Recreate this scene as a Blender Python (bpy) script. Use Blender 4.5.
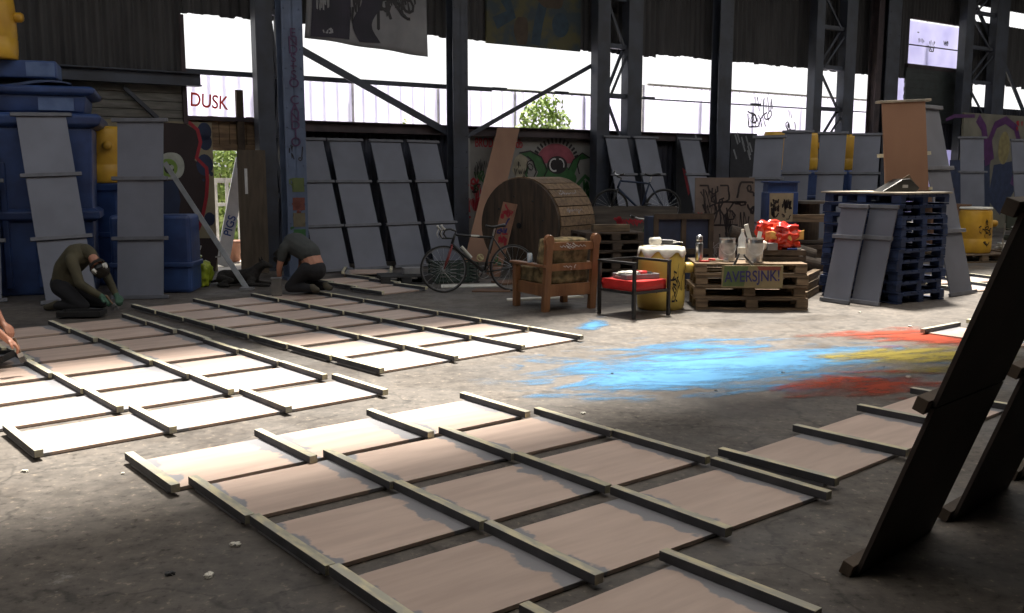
import bpy, bmesh, math, random
from mathutils import Vector, Matrix, Euler, noise

for o in list(bpy.data.objects): bpy.data.objects.remove(o)
C = bpy.context.scene.collection
SC = bpy.context.scene
R = math.radians
PI = math.pi

# ------------------------------------------------------------------ camera, sky, sun, exposure
F_PX, CAM_H, PITCH = 942.0, 1.66, 0.139
cd = bpy.data.cameras.new('camera'); cam = bpy.data.objects.new('camera', cd); C.objects.link(cam)
cam.location = (0, 0, CAM_H); cam.rotation_euler = (PI/2 - PITCH, 0, 0)
cd.sensor_width = 36; cd.lens = 36*F_PX/1024; cd.clip_end = 400; cd.clip_start = .05
SC.camera = cam

WORLD_STRENGTH = 1.25
w = bpy.data.worlds.new('sky'); SC.world = w; w.use_nodes = True
nt = w.node_tree; bg = nt.nodes['Background']
tc = nt.nodes.new('ShaderNodeTexCoord'); sx = nt.nodes.new('ShaderNodeSeparateXYZ')
cr = nt.nodes.new('ShaderNodeValToRGB')
nt.links.new(tc.outputs['Generated'], sx.inputs[0]); nt.links.new(sx.outputs['Z'], cr.inputs[0])
cr.color_ramp.elements[0].position = 0.0; cr.color_ramp.elements[0].color = (1, .99, .97, 1)
cr.color_ramp.elements[1].position = 0.9; cr.color_ramp.elements[1].color = (.82, .90, 1.0, 1)
nt.links.new(cr.outputs[0], bg.inputs['Color']); bg.inputs['Strength'].default_value = WORLD_STRENGTH

SUN_EL, SUN_AZ = R(68), R(4)      # azimuth from +Y towards +X
sd = bpy.data.lights.new('sun', 'SUN'); so = bpy.data.objects.new('sun', sd); C.objects.link(so)
sd.energy = 15.5; sd.angle = R(9); sd.color = (1, .93, .82)
sdir = Vector((math.sin(SUN_AZ)*math.cos(SUN_EL), math.cos(SUN_AZ)*math.cos(SUN_EL), math.sin(SUN_EL)))
so.rotation_euler = sdir.to_track_quat('Z', 'Y').to_euler(); so.location = sdir*60

vs = SC.view_settings
vs.view_transform = 'Standard'; vs.look = 'None'; vs.gamma = 1; vs.use_curve_mapping = False
vs.exposure = 0.0

# ------------------------------------------------------------------ measuring helpers
def ray(px, py):
    u = (px-512)/F_PX; v = -(py-306.5)/F_PX
    return Vector((u, math.cos(PITCH)+v*math.sin(PITCH), -math.sin(PITCH)+v*math.cos(PITCH)))
def G(px, py, z=0.0):
    r = ray(px, py); k = (z-CAM_H)/r.z
    return Vector((r.x*k, r.y*k, z))
def D(px, py, Y):
    r = ray(px, py); k = Y/r.y
    return Vector((r.x*k, Y, CAM_H+r.z*k))
T = 0.6                                   # heading of the back wall
W0 = Vector((-2.9, 17.88, 0)); WT = Vector((math.cos(T), math.sin(T), 0)); WN = Vector((math.sin(T), -math.cos(T), 0))
def wl(s, n=0, z=0): return W0 + WT*s + WN*n + Vector((0, 0, z))
def Wp(px, py, n=0.0):
    o = W0 + WN*n; r = ray(px, py)
    k = (o.x*WN.x+o.y*WN.y)/(r.x*WN.x+r.y*WN.y)
    P = Vector((0, 0, CAM_H)) + r*k
    return (P-o).dot(WT), P.z

# ------------------------------------------------------------------ materials
MATS = {}
def mat(name, c1, c2=None, scale=6.0, rough=.7, metal=0.0, bump=0.0, stretch=(1, 1, 1), detail=5, lo=.35, hi=.65, vary=0.0, trans=0.0, rough2=None):
    if name in MATS: return MATS[name]
    m = bpy.data.materials.new(name); m.use_nodes = True; t = m.node_tree; N = t.nodes; L = t.links
    b = N['Principled BSDF']; b.inputs['Roughness'].default_value = rough; b.inputs['Metallic'].default_value = metal
    c2 = c2 or tuple(x*.7 for x in c1)
    co = N.new('ShaderNodeTexCoord'); mp = N.new('ShaderNodeMapping'); mp.inputs['Scale'].default_value = stretch
    no = N.new('ShaderNodeTexNoise'); no.inputs['Scale'].default_value = scale; no.inputs['Detail'].default_value = detail
    rp = N.new('ShaderNodeValToRGB'); e = rp.color_ramp.elements
    e[0].position = lo; e[0].color = (*c2, 1); e[1].position = hi; e[1].color = (*c1, 1)
    L.new(co.outputs['Object'], mp.inputs[0]); L.new(mp.outputs[0], no.inputs['Vector']); L.new(no.outputs['Fac'], rp.inputs[0])
    out = rp.outputs[0]
    if vary:
        oi = N.new('ShaderNodeObjectInfo'); mr = N.new('ShaderNodeMapRange')
        mr.inputs['To Min'].default_value = 1-vary; mr.inputs['To Max'].default_value = 1+vary
        hs = N.new('ShaderNodeHueSaturation')
        L.new(oi.outputs['Random'], mr.inputs['Value']); L.new(mr.outputs[0], hs.inputs['Value']); L.new(out, hs.inputs['Color']); out = hs.outputs[0]
        ad = N.new('ShaderNodeVectorMath'); ad.operation = 'ADD'; sc = N.new('ShaderNodeMath'); sc.operation = 'MULTIPLY'; sc.inputs[1].default_value = 37
        L.new(oi.outputs['Random'], sc.inputs[0]); L.new(mp.outputs[0], ad.inputs[0]); L.new(sc.outputs[0], ad.inputs[1]); L.new(ad.outputs[0], no.inputs['Vector'])
    L.new(out, b.inputs['Base Color'])
    if rough2 is not None:
        mr = N.new('ShaderNodeMapRange'); mr.inputs['To Min'].default_value = rough; mr.inputs['To Max'].default_value = rough2
        mr.inputs['From Min'].default_value = lo; mr.inputs['From Max'].default_value = hi
        L.new(no.outputs['Fac'], mr.inputs['Value']); L.new(mr.outputs[0], b.inputs['Roughness'])
    if bump:
        bp = N.new('ShaderNodeBump'); bp.inputs['Strength'].default_value = bump; bp.inputs['Distance'].default_value = .02
        L.new(no.outputs['Fac'], bp.inputs['Height']); L.new(bp.outputs[0], b.inputs['Normal'])
    if trans: b.inputs['Transmission Weight'].default_value = trans
    MATS[name] = m; return m

def nodes_of(m): return m.node_tree.nodes, m.node_tree.links, m.node_tree.nodes['Principled BSDF']

# concrete floor with stains, cracks and slightly shiny worn patches
def floor_mat():
    m = mat('concrete_floor', (.125, .108, .094), (.075, .066, .06), scale=.55, rough=.62, detail=9, lo=.35, hi=.62, bump=.15)
    N, L, b = nodes_of(m)
    base = b.inputs['Base Color'].links[0].from_socket
    co = N.new('ShaderNodeTexCoord')
    n2 = N.new('ShaderNodeTexNoise'); n2.inputs['Scale'].default_value = 7; n2.inputs['Detail'].default_value = 8; n2.inputs['Roughness'].default_value = .7
    L.new(co.outputs['Object'], n2.inputs['Vector'])
    r2 = N.new('ShaderNodeValToRGB'); r2.color_ramp.elements[0].position = .38; r2.color_ramp.elements[0].color = (.62, .62, .62, 1)
    r2.color_ramp.elements[1].position = .6; r2.color_ramp.elements[1].color = (1.05, 1.05, 1.05, 1)
    L.new(n2.outputs['Fac'], r2.inputs[0])
    mx = N.new('ShaderNodeMix'); mx.data_type = 'RGBA'; mx.blend_type = 'MULTIPLY'; mx.inputs['Factor'].default_value = 1
    L.new(base, mx.inputs['A']); L.new(r2.outputs[0], mx.inputs['B'])
    # cracks
    vo = N.new('ShaderNodeTexVoronoi'); vo.feature = 'DISTANCE_TO_EDGE'; vo.inputs['Scale'].default_value = .42
    wn = N.new('ShaderNodeTexNoise'); wn.inputs['Scale'].default_value = 1.6; wn.inputs['Detail'].default_value = 6
    L.new(co.outputs['Object'], wn.inputs['Vector'])
    ad = N.new('ShaderNodeVectorMath'); ad.operation = 'ADD'; L.new(co.outputs['Object'], ad.inputs[0]); L.new(wn.outputs['Color'], ad.inputs[1]); L.new(ad.outputs[0], vo.inputs['Vector'])
    rc = N.new('ShaderNodeValToRGB'); rc.color_ramp.elements[0].position = .002; rc.color_ramp.elements[0].color = (.45, .45, .45, 1)
    rc.color_ramp.elements[1].position = .008; rc.color_ramp.elements[1].color = (1, 1, 1, 1); L.new(vo.outputs['Distance'], rc.inputs[0])
    m2 = N.new('ShaderNodeMix'); m2.data_type = 'RGBA'; m2.blend_type = 'MULTIPLY'; m2.inputs['Factor'].default_value = .8
    L.new(mx.outputs['Result'], m2.inputs['A']); L.new(rc.outputs[0], m2.inputs['B'])
    # white paint splashes
    n3 = N.new('ShaderNodeTexNoise'); n3.inputs['Scale'].default_value = 2.3; n3.inputs['Detail'].default_value = 10; n3.inputs['Roughness'].default_value = .75
    L.new(co.outputs['Object'], n3.inputs['Vector'])
    r3 = N.new('ShaderNodeValToRGB'); r3.color_ramp.elements[0].position = .63; r3.color_ramp.elements[0].color = (0, 0, 0, 1)
    r3.color_ramp.elements[1].position = .70; r3.color_ramp.elements[1].color = (1, 1, 1, 1); L.new(n3.outputs['Fac'], r3.inputs[0])
    m3 = N.new('ShaderNodeMix'); m3.data_type = 'RGBA'; L.new(r3.outputs[0], m3.inputs['Factor'])
    L.new(m2.outputs['Result'], m3.inputs['A']); m3.inputs['B'].default_value = (.20, .19, .18, 1)
    n5 = N.new('ShaderNodeTexNoise'); n5.inputs['Scale'].default_value = 19; n5.inputs['Detail'].default_value = 5; n5.inputs['Roughness'].default_value = .65
    L.new(co.outputs['Object'], n5.inputs['Vector'])
    r5 = N.new('ShaderNodeValToRGB'); e5 = r5.color_ramp.elements; e5[0].position = .33; e5[0].color = (.42, .40, .38, 1); e5[1].position = .43; e5[1].color = (.95, .95, .95, 1)
    e6 = r5.color_ramp.elements.new(.60); e6.color = (1.08, 1.08, 1.06, 1); e7 = r5.color_ramp.elements.new(.67); e7.color = (2.2, 2.1, 1.9, 1)
    L.new(n5.outputs['Fac'], r5.inputs[0]); m6 = N.new('ShaderNodeMix'); m6.data_type = 'RGBA'; m6.blend_type = 'MULTIPLY'; m6.inputs['Factor'].default_value = 1
    L.new(m3.outputs['Result'], m6.inputs['A']); L.new(r5.outputs[0], m6.inputs['B'])
    L.new(m6.outputs['Result'], b.inputs['Base Color'])
    r4 = N.new('ShaderNodeMapRange'); r4.inputs['From Min'].default_value = .4; r4.inputs['From Max'].default_value = .6
    r4.inputs['To Min'].default_value = .42; r4.inputs['To Max'].default_value = .85
    n4 = N.new('ShaderNodeTexNoise'); n4.inputs['Scale'].default_value = .9; n4.inputs['Detail'].default_value = 6
    L.new(co.outputs['Object'], n4.inputs['Vector']); L.new(n4.outputs['Fac'], r4.inputs['Value']); L.new(r4.outputs[0], b.inputs['Roughness'])
    return m

# plywood whose ends are daubed with grey primer (the paint sits within reach of the battens)
def ply_mat():
    m = mat('primed_plywood', (.55, .425, .36), (.455, .345, .29), scale=3, rough=.46, detail=6, stretch=(.6, 4, 1), vary=.10)
    N, L, b = nodes_of(m)
    base = b.inputs['Base Color'].links[0].from_socket
    co = N.new('ShaderNodeTexCoord'); sp = N.new('ShaderNodeSeparateXYZ'); L.new(co.outputs['Object'], sp.inputs[0])
    oi = N.new('ShaderNodeObjectInfo')
    nn = N.new('ShaderNodeTexNoise'); nn.noise_dimensions = '4D'; nn.inputs['Scale'].default_value = 4.5; nn.inputs['Detail'].default_value = 4; nn.inputs['Roughness'].default_value = .6
    k = N.new('ShaderNodeMath'); k.operation = 'MULTIPLY'; k.inputs[1].default_value = 50; L.new(oi.outputs['Random'], k.inputs[0]); L.new(k.outputs[0], nn.inputs['W'])
    L.new(co.outputs['Object'], nn.inputs['Vector'])
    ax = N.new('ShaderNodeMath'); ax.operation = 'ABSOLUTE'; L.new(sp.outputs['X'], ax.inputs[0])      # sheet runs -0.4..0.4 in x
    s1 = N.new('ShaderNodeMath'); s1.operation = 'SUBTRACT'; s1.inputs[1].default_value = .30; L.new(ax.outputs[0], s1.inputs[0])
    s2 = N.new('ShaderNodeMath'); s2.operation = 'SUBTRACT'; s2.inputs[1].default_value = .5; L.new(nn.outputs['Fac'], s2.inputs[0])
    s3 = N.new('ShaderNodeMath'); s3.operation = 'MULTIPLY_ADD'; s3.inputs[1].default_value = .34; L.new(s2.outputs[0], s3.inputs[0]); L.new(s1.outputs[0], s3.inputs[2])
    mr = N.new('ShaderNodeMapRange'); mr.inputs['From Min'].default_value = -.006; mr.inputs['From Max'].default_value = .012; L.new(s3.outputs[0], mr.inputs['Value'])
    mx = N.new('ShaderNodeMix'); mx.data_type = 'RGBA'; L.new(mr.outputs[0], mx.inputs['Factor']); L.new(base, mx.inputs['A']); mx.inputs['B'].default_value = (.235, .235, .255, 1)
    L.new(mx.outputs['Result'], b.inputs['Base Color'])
    return m

def powder_mat(name, col, a, bb, amt=2.4, sc=2.2):
    m = mat(name, col, tuple(x*.8 for x in col), scale=5, rough=.95)
    N, L, b = nodes_of(m)
    co = N.new('ShaderNodeTexCoord')
    mp = N.new('ShaderNodeMapping'); mp.inputs['Scale'].default_value = (1/a, 1/bb, 0); L.new(co.outputs['Object'], mp.inputs[0])
    ln = N.new('ShaderNodeVectorMath'); ln.operation = 'LENGTH'; L.new(mp.outputs[0], ln.inputs[0])
    m4 = N.new('ShaderNodeMapping'); m4.inputs['Scale'].default_value = (.38, 1.0, 1); m4.inputs['Location'].default_value = (a*3.1, bb*7.7, 0); L.new(co.outputs['Object'], m4.inputs[0])
    nn = N.new('ShaderNodeTexNoise'); nn.inputs['Scale'].default_value = sc; nn.inputs['Detail'].default_value = 10; nn.inputs['Roughness'].default_value = .68; nn.inputs['Distortion'].default_value = .6
    L.new(m4.outputs[0], nn.inputs['Vector'])
    fn = N.new('ShaderNodeTexNoise'); fn.inputs['Scale'].default_value = 9; fn.inputs['Detail'].default_value = 8; fn.inputs['Roughness'].default_value = .7; L.new(m4.outputs[0], fn.inputs['Vector'])
    s1 = N.new('ShaderNodeMath'); s1.operation = 'MULTIPLY_ADD'; s1.inputs[1].default_value = .35; L.new(fn.outputs['Fac'], s1.inputs[0]); L.new(nn.outputs['Fac'], s1.inputs[2])
    s4 = N.new('ShaderNodeMath'); s4.operation = 'SUBTRACT'; s4.inputs[0].default_value = 1; L.new(ln.outputs['Value'], s4.inputs[1])
    s5 = N.new('ShaderNodeMath'); s5.operation = 'MULTIPLY_ADD'; s5.inputs[1].default_value = .36; L.new(s4.outputs[0], s5.inputs[0]); L.new(s1.outputs[0], s5.inputs[2])
    mrr = N.new('ShaderNodeMapRange'); mrr.inputs['From Min'].default_value = .795 - .02*(amt-2); mrr.inputs['From Max'].default_value = .99 - .02*(amt-2); L.new(s5.outputs[0], mrr.inputs['Value'])
    s6 = N.new('ShaderNodeMath'); s6.operation = 'MULTIPLY'; L.new(mrr.outputs[0], s6.inputs[0])
    e1 = N.new('ShaderNodeMapRange'); e1.inputs['From Min'].default_value = 0; e1.inputs['From Max'].default_value = .22; L.new(s4.outputs[0], e1.inputs['Value']); L.new(e1.outputs[0], s6.inputs[1])
    L.new(s6.outputs[0], b.inputs['Alpha'])
    return m

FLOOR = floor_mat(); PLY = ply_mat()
BATTEN = mat('batten_timber', (.58, .53, .36), (.38, .37, .31), scale=7, rough=.7, stretch=(3, 1, 3), bump=.2, lo=.42, hi=.6, vary=.18)
BSIDE = mat('shaded_primed_batten_side', (.065, .065, .075), (.04, .04, .045), scale=9, rough=.7)  # grey primer, darkened to paint in the shade of backlit batten sides
GREYP = mat('grey_primer', (.150, .162, .205), (.125, .134, .17), scale=2.2, rough=.6, vary=.08)
GREYB = mat('grey_primed_batten', (.125, .13, .155), (.09, .095, .11), scale=6, rough=.6, vary=.1)
EDGE = mat('dark_ply_edge', (.10, .075, .055), (.05, .04, .03), scale=20, rough=.8)
CLAD = mat('dark_cladding', (.062, .06, .062), (.035, .034, .036), scale=1.4, rough=.75, stretch=(3, 1, .5), detail=8)
LOWCLAD = mat('dark_blue_cladding', (.028, .034, .055), (.022, .02, .03), scale=1.1, rough=.75, detail=7)
STEEL = mat('painted_steel', (.052, .062, .088), (.035, .038, .05), scale=2.5, rough=.5, bump=.1, vary=.1)
BLUESTEEL = mat('blue_steel', (.085, .115, .19), (.06, .08, .13), scale=3, rough=.5, bump=.1)
RUST = mat('rusty_beam', (.07, .05, .055), (.04, .032, .036), scale=4, rough=.8)
BLUEP = mat('blue_plastic', (.035, .075, .22), (.018, .035, .11), scale=2.5, rough=.45, detail=6)
BLUEPAL = mat('blue_pallet_paint', (.022, .045, .13), (.012, .022, .06), scale=6, rough=.7, vary=.15, bump=.2)
YEL = mat('yellow_plastic', (.62, .36, .03), (.42, .22, .02), scale=3, rough=.45, detail=6, lo=.3)
YELP = mat('pale_yellow_plastic', (.66, .50, .12), (.5, .34, .06), scale=3, rough=.45, detail=6, lo=.3)
WHITEP = mat('white_paint', (.72, .70, .64), (.5, .48, .42), scale=5, rough=.5)
WOOD = mat('old_timber', (.23, .15, .085), (.11, .07, .042), scale=5, rough=.75, stretch=(.5, 4, 4), bump=.3, vary=.18)
PALW = mat('pallet_timber', (.22, .155, .095), (.09, .062, .04), scale=5, rough=.8, stretch=(.5, 4, 4), bump=.3, vary=.18)
DKWOOD = mat('dark_timber', (.085, .06, .042), (.045, .032, .024), scale=6, rough=.8, bump=.3, vary=.15)
CHAIRW = mat('varnished_chair_timber', (.27, .13, .06), (.15, .065, .03), scale=4, rough=.35, stretch=(2, 2, .4), bump=.1)
BROWNB = mat('brown_board', (.30, .17, .11), (.23, .125, .08), scale=1.5, rough=.7, stretch=(1, 1, .4))
CUSH = mat('mottled_cushion', (.27, .20, .10), (.09, .07, .035), scale=9, rough=.95, bump=.3, lo=.4, hi=.6)
RED = mat('red_vinyl', (.55, .03, .025), (.38, .015, .015), scale=5, rough=.4)
REDBAG = mat('red_plastic_bag', (.62, .05, .02), (.42, .02, .015), scale=5, rough=.22)
BLACK = mat('black_metal', (.02, .02, .022), (.012, .012, .012), scale=8, rough=.4)
RUBBER = mat('black_rubber', (.018, .018, .018), (.01, .01, .01), scale=10, rough=.75)
CHROME = mat('bare_metal', (.62, .62, .62), (.42, .42, .42), scale=6, rough=.28, metal=1)
GREYPL = mat('grey_plastic', (.23, .23, .24), (.16, .16, .17), scale=5, rough=.5)
INK = mat('black_spray_paint', (.012, .010, .014), rough=.5)
INKB = mat('navy_spray_paint', (.03, .025, .13), rough=.5)
INKR = mat('red_spray_paint', (.34, .015, .03), rough=.5)
INKBR = mat('bright_red_spray_paint', (.6, .03, .03), rough=.5)
INKG = mat('green_spray_paint', (.03, .11, .035), rough=.5)
INKW = mat('white_spray_paint', (.5, .5, .5), rough=.5)
INKP = mat('purple_spray_paint', (.10, .03, .13), rough=.5)
INKBL = mat('blue_spray_paint', (.03, .08, .32), rough=.5)
PINK = mat('pink_mural_paint', (.26, .06, .085), (.19, .04, .06), scale=6, rough=.6)
MURALW = mat('white_mural_wall', (.23, .225, .215), (.17, .165, .16), scale=2, rough=.8)
CREAM = mat('cream_mural_paint', (.27, .235, .16), (.21, .18, .12), scale=3, rough=.8)
MAROON = mat('dark_mural_paint', (.03, .018, .02), (.02, .012, .014), scale=2, rough=.7)
DKBLUEP = mat('dark_blue_mural_paint', (.02, .035, .09), (.013, .02, .05), scale=2, rough=.7)
LIME = mat('lime_mural_paint', (.22, .32, .06), (.15, .25, .05), scale=4, rough=.7)
SKIN = mat('skin', (.42, .20, .13), (.34, .155, .10), scale=8, rough=.55)
HAIR = mat('dark_hair', (.02, .014, .01), (.01, .008, .006), scale=30, rough=.7, bump=.4)
OLIVE = mat('olive_cloth', (.085, .075, .045), (.05, .045, .028), scale=5, rough=.95, bump=.3)
TEE = mat('grey_cloth', (.05, .055, .055), (.035, .038, .038), scale=5, rough=.95, bump=.3)
TROU = mat('dark_trouser_cloth', (.018, .018, .022), (.01, .01, .012), scale=6, rough=.95, bump=.3)
BOOT = mat('khaki_boot', (.085, .075, .05), (.05, .042, .03), scale=6, rough=.9)
GLOVE = mat('green_glove', (.05, .12, .08), rough=.8)
FUR = mat('black_fur', (.022, .019, .017), (.010, .009, .009), scale=30, rough=.9, bump=.5)
LEAF = mat('green_leaves', (.50, .62, .22), (.22, .34, .08), scale=3, rough=.7)
GATEW = mat('white_gate_paint', (.7, .7, .7), (.5, .5, .5), scale=5, rough=.6)
GROUND = mat('pale_yard_ground', (.55, .52, .46), (.38, .35, .30), scale=1.4, rough=.9, detail=9)
BAG = mat('lime_plastic_bag', (.33, .40, .03), (.2, .26, .02), scale=6, rough=.35)

def fence_mat():
    m = bpy.data.materials.new('translucent_sheet'); m.use_nodes = True; N = m.node_tree.nodes; L = m.node_tree.links
    N.remove(N['Principled BSDF']); out = N['Material Output']
    co = N.new('ShaderNodeTexCoord'); wv = N.new('ShaderNodeTexNoise'); wv.inputs['Scale'].default_value = 1.3; L.new(co.outputs['Object'], wv.inputs['Vector'])
    rp = N.new('ShaderNodeValToRGB'); rp.color_ramp.elements[0].color = (.50, .49, .70, 1); rp.color_ramp.elements[1].color = (.78, .78, .92, 1); L.new(wv.outputs['Fac'], rp.inputs[0])
    tr = N.new('ShaderNodeBsdfTranslucent'); df = N.new('ShaderNodeBsdfDiffuse'); mx = N.new('ShaderNodeMixShader'); mx.inputs[0].default_value = .35
    L.new(rp.outputs[0], tr.inputs[0]); L.new(rp.outputs[0], df.inputs[0]); L.new(tr.outputs[0], mx.inputs[1]); L.new(df.outputs[0], mx.inputs[2]); L.new(mx.outputs[0], out.inputs[0])
    MATS['translucent_sheet'] = m; return m
FENCE = fence_mat()
def glass_mat():
    m = mat('clear_plastic', (.85, .88, .9), (.8, .84, .86), rough=.12); N, L, b = nodes_of(m)
    b.inputs['Alpha'].default_value = .45; return m
CLEAR = glass_mat()

# ------------------------------------------------------------------ mesh building
class MB:
    def __init__(s): s.bm = bmesh.new()
    def _addv(s, pts): return [s.bm.verts.new(p) for p in pts]
    def box(s, c, d, M=None):
        x, y, z = d[0]/2, d[1]/2, d[2]/2
        P = [Vector((i*x, j*y, k*z)) for i in (-1, 1) for j in (-1, 1) for k in (-1, 1)]
        if M is not None: P = [M @ p for p in P]
        V = s._addv([Vector(c)+p for p in P])
        for f in ((0, 1, 3, 2), (4, 6, 7, 5), (0, 4, 5, 1), (2, 3, 7, 6), (0, 2, 6, 4), (1, 5, 7, 3)): s.bm.faces.new([V[i] for i in f])
        return s
    def beam(s, a, b, w, h=None, up=(0, 0, 1)):
        a, b = Vector(a), Vector(b); h = h or w; z = (b-a).normalized(); up = Vector(up)
        if abs(z.dot(up)) > .98: up = Vector((1, 0, 0))
        x = z.cross(up).normalized(); y = x.cross(z)
        V = s._addv([p + x*(i*w/2) + y*(j*h/2) for p in (a, b) for i, j in ((-1, -1), (1, -1), (1, 1), (-1, 1))])
        for f in ((3, 2, 1, 0), (4, 5, 6, 7), (0, 1, 5, 4), (1, 2, 6, 5), (2, 3, 7, 6), (3, 0, 4, 7)): s.bm.faces.new([V[i] for i in f])
        return s
    def tube(s, pts, r, n=8, closed=False, cap=True):
        pts = [Vector(p) for p in pts]; m = len(pts); rings = []
        rr = r if isinstance(r, (list, tuple)) else [r]*m
        prev = None
        for i, p in enumerate(pts):
            a = pts[(i-1) % m] if (closed or i > 0) else p
            b = pts[(i+1) % m] if (closed or i < m-1) else p
            t = (b-a).normalized()
            if prev is None:
                u = Vector((0, 0, 1)) if abs(t.z) < .9 else Vector((1, 0, 0))
                x = t.cross(u).normalized()
            else: x = (prev - t*prev.dot(t)).normalized()
            prev = x; y = t.cross(x)
            rings.append(s._addv([p + (x*math.cos(2*PI*k/n) + y*math.sin(2*PI*k/n))*rr[i] for k in range(n)]))
        for i in range(m if closed else m-1):
            A, B = rings[i], rings[(i+1) % m]
            for k in range(n): s.bm.faces.new((A[k], A[(k+1) % n], B[(k+1) % n], B[k]))
        if cap and not closed:
            s.bm.faces.new(rings[0][::-1]); s.bm.faces.new(rings[-1])
        return s
    def cyl(s, a, b, r, r2=None, n=14): return s.tube([a, b], [r, r if r2 is None else r2], n)
    def lathe(s, prof, n=24, c=(0, 0, 0), M=None):
        c = Vector(c); rings = []
        for r, z in prof:
            P = [Vector((r*math.cos(2*PI*k/n), r*math.sin(2*PI*k/n), z)) for k in range(n)]
            if M is not None: P = [M @ p for p in P]
            rings.append(s._addv([c+p for p in P]))
        for A, B in zip(rings, rings[1:]):
            for k in range(n): s.bm.faces.new((A[k], A[(k+1) % n], B[(k+1) % n], B[k]))
        s.bm.faces.new(rings[0][::-1]); s.bm.faces.new(rings[-1]); return s
    def ring(s, c, nrm, Rr, r, n=36, k=8):
        nrm = Vector(nrm).normalized(); u = nrm.orthogonal().normalized(); v = nrm.cross(u); c = Vector(c)
        return s.tube([c + (u*math.cos(2*PI*i/n) + v*math.sin(2*PI*i/n))*Rr for i in range(n)], r, k, closed=True)
    def prism(s, pts, y0, y1):             # outline in x,z extruded along y
        A = s._addv([(x, y0, z) for x, z in pts]); B = s._addv([(x, y1, z) for x, z in pts]); n = len(pts)
        s.bm.faces.new(A); s.bm.faces.new(B[::-1])
        for i in range(n): s.bm.faces.new((A[i], B[i], B[(i+1) % n], A[(i+1) % n]))
        return s
    def slab(s, pts, z0, z1):              # outline in x,y extruded along z
        A = s._addv([(x, y, z0) for x, y in pts]); B = s._addv([(x, y, z1) for x, y in pts]); n = len(pts)
        s.bm.faces.new(A[::-1]); s.bm.faces.new(B)
        for i in range(n): s.bm.faces.new((A[(i+1) % n], B[(i+1) % n], B[i], A[i]))
        return s
    def ribbon(s, pts, w, y=-.004, th=.003):   # a painted stroke in the x,z plane
        pts = [Vector((p[0], 0, p[1])) for p in pts]; L_ = []; R_ = []
        for i, p in enumerate(pts):
            a = pts[max(0, i-1)]; b = pts[min(len(pts)-1, i+1)]; t = (b-a)
            if t.length < 1e-6: t = Vector((1, 0, 0))
            t.normalize(); q = Vector((-t.z, 0, t.x))*w/2
            L_.append(p+q); R_.append(p-q)
        for yy in (y,):
            A = s._addv([Vector((p.x, yy, p.z)) for p in L_]); B = s._addv([Vector((p.x, yy, p.z)) for p in R_])
            for i in range(len(pts)-1): s.bm.faces.new((A[i], A[i+1], B[i+1], B[i]))
        return s
    def flat(s, pts, y=-.004):
        s.bm.faces.new(s._addv([(x, y, z) for x, z in pts])); return s
    def surf(s, fn, nu, nv):
        V = [[s.bm.verts.new(fn(i/nu, j/nv)) for j in range(nv+1)] for i in range(nu+1)]
        for i in range(nu):
            for j in range(nv): s.bm.faces.new((V[i][j], V[i+1][j], V[i+1][j+1], V[i][j+1]))
        return s
    def pillow(s, c, d, M=None, e=.35, wob=.0, seed=0, n=8):
        b = bmesh.new(); bmesh.ops.create_cube(b, size=2); bmesh.ops.subdivide_edges(b, edges=b.edges, cuts=n, use_grid_fill=True)
        idx = {}
        for v in b.verts:
            p = v.co.copy(); q = p.normalized(); p = p*(1-e)+q*e*1.25
            if wob: p += q*wob*noise.noise(v.co*2.2+Vector((seed*7.1, 0, 0)))
            p = Vector((p.x*d[0]/2, p.y*d[1]/2, p.z*d[2]/2))
            if M is not None: p = M @ p
            idx[v.index] = s.bm.verts.new(p+Vector(c))
        b.verts.index_update()
        for f in b.faces: s.bm.faces.new([idx[v.index] for v in f.verts])
        b.free(); return s
    def build(s, name, m, parent=None, bevel=0.0, smooth=False, loc=None, rot=None, solid=0.0):
        bmesh.ops.recalc_face_normals(s.bm, faces=s.bm.faces)
        me = bpy.data.meshes.new(name); s.bm.to_mesh(me); s.bm.free(); me.materials.append(m)
        if smooth:
            for p in me.polygons: p.use_smooth = True
        o = bpy.data.objects.new(name, me); C.objects.link(o)
        if parent: o.parent = parent
        if loc is not None: o.location = loc
        if rot is not None: o.rotation_euler = rot if hasattr(rot, '__len__') else (0, 0, rot)
        if solid:
            md = o.modifiers.new('s', 'SOLIDIFY'); md.thickness = solid
        if bevel:
            md = o.modifiers.new('b', 'BEVEL'); md.width = bevel; md.segments = 2; md.limit_method = 'ANGLE'; md.angle_limit = R(40)
        return o

def tag(o, label, cat, group=None, kind=None):
    o['label'] = label; o['category'] = cat
    if group: o['group'] = group
    if kind: o['kind'] = kind
    return o
def thing(name, label, cat, loc=(0, 0, 0), rot=0, group=None):
    o = bpy.data.objects.new(name, None); C.objects.link(o); o.location = loc; o.empty_display_size = .2
    o.rotation_euler = rot if hasattr(rot, '__len__') else (0, 0, rot)
    return tag(o, label, cat, group)
def struct(o): o['kind'] = 'structure'; return o
def dup(root, loc, rot, label, group=None):
    r = root.copy(); C.objects.link(r); r.location = loc; r.rotation_euler = rot if hasattr(rot, '__len__') else (0, 0, rot); r['label'] = label
    if group: r['group'] = group
    for ch in list(root.children):
        c = ch.copy(); C.objects.link(c); c.parent = r
        for g in list(ch.children):
            q = g.copy(); C.objects.link(q); q.parent = c
    return r
def text(name, txt, size, m, parent, M, ext=.0015, sx=1.0):
    cu = bpy.data.curves.new(name, 'FONT'); cu.body = txt; cu.size = size; cu.extrude = ext; cu.align_x = 'CENTER'; cu.align_y = 'CENTER'; cu.offset = size*.012
    t = bpy.data.objects.new(name, cu); me = bpy.data.meshes.new_from_object(t); bpy.data.objects.remove(t)
    me.transform(M @ Matrix.Rotation(PI/2, 4, 'X') @ Matrix.Scale(sx, 4, (1, 0, 0))); me.materials.clear(); me.materials.append(m)
    o = bpy.data.objects.new(name, me); C.objects.link(o); o.parent = parent; return o
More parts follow.
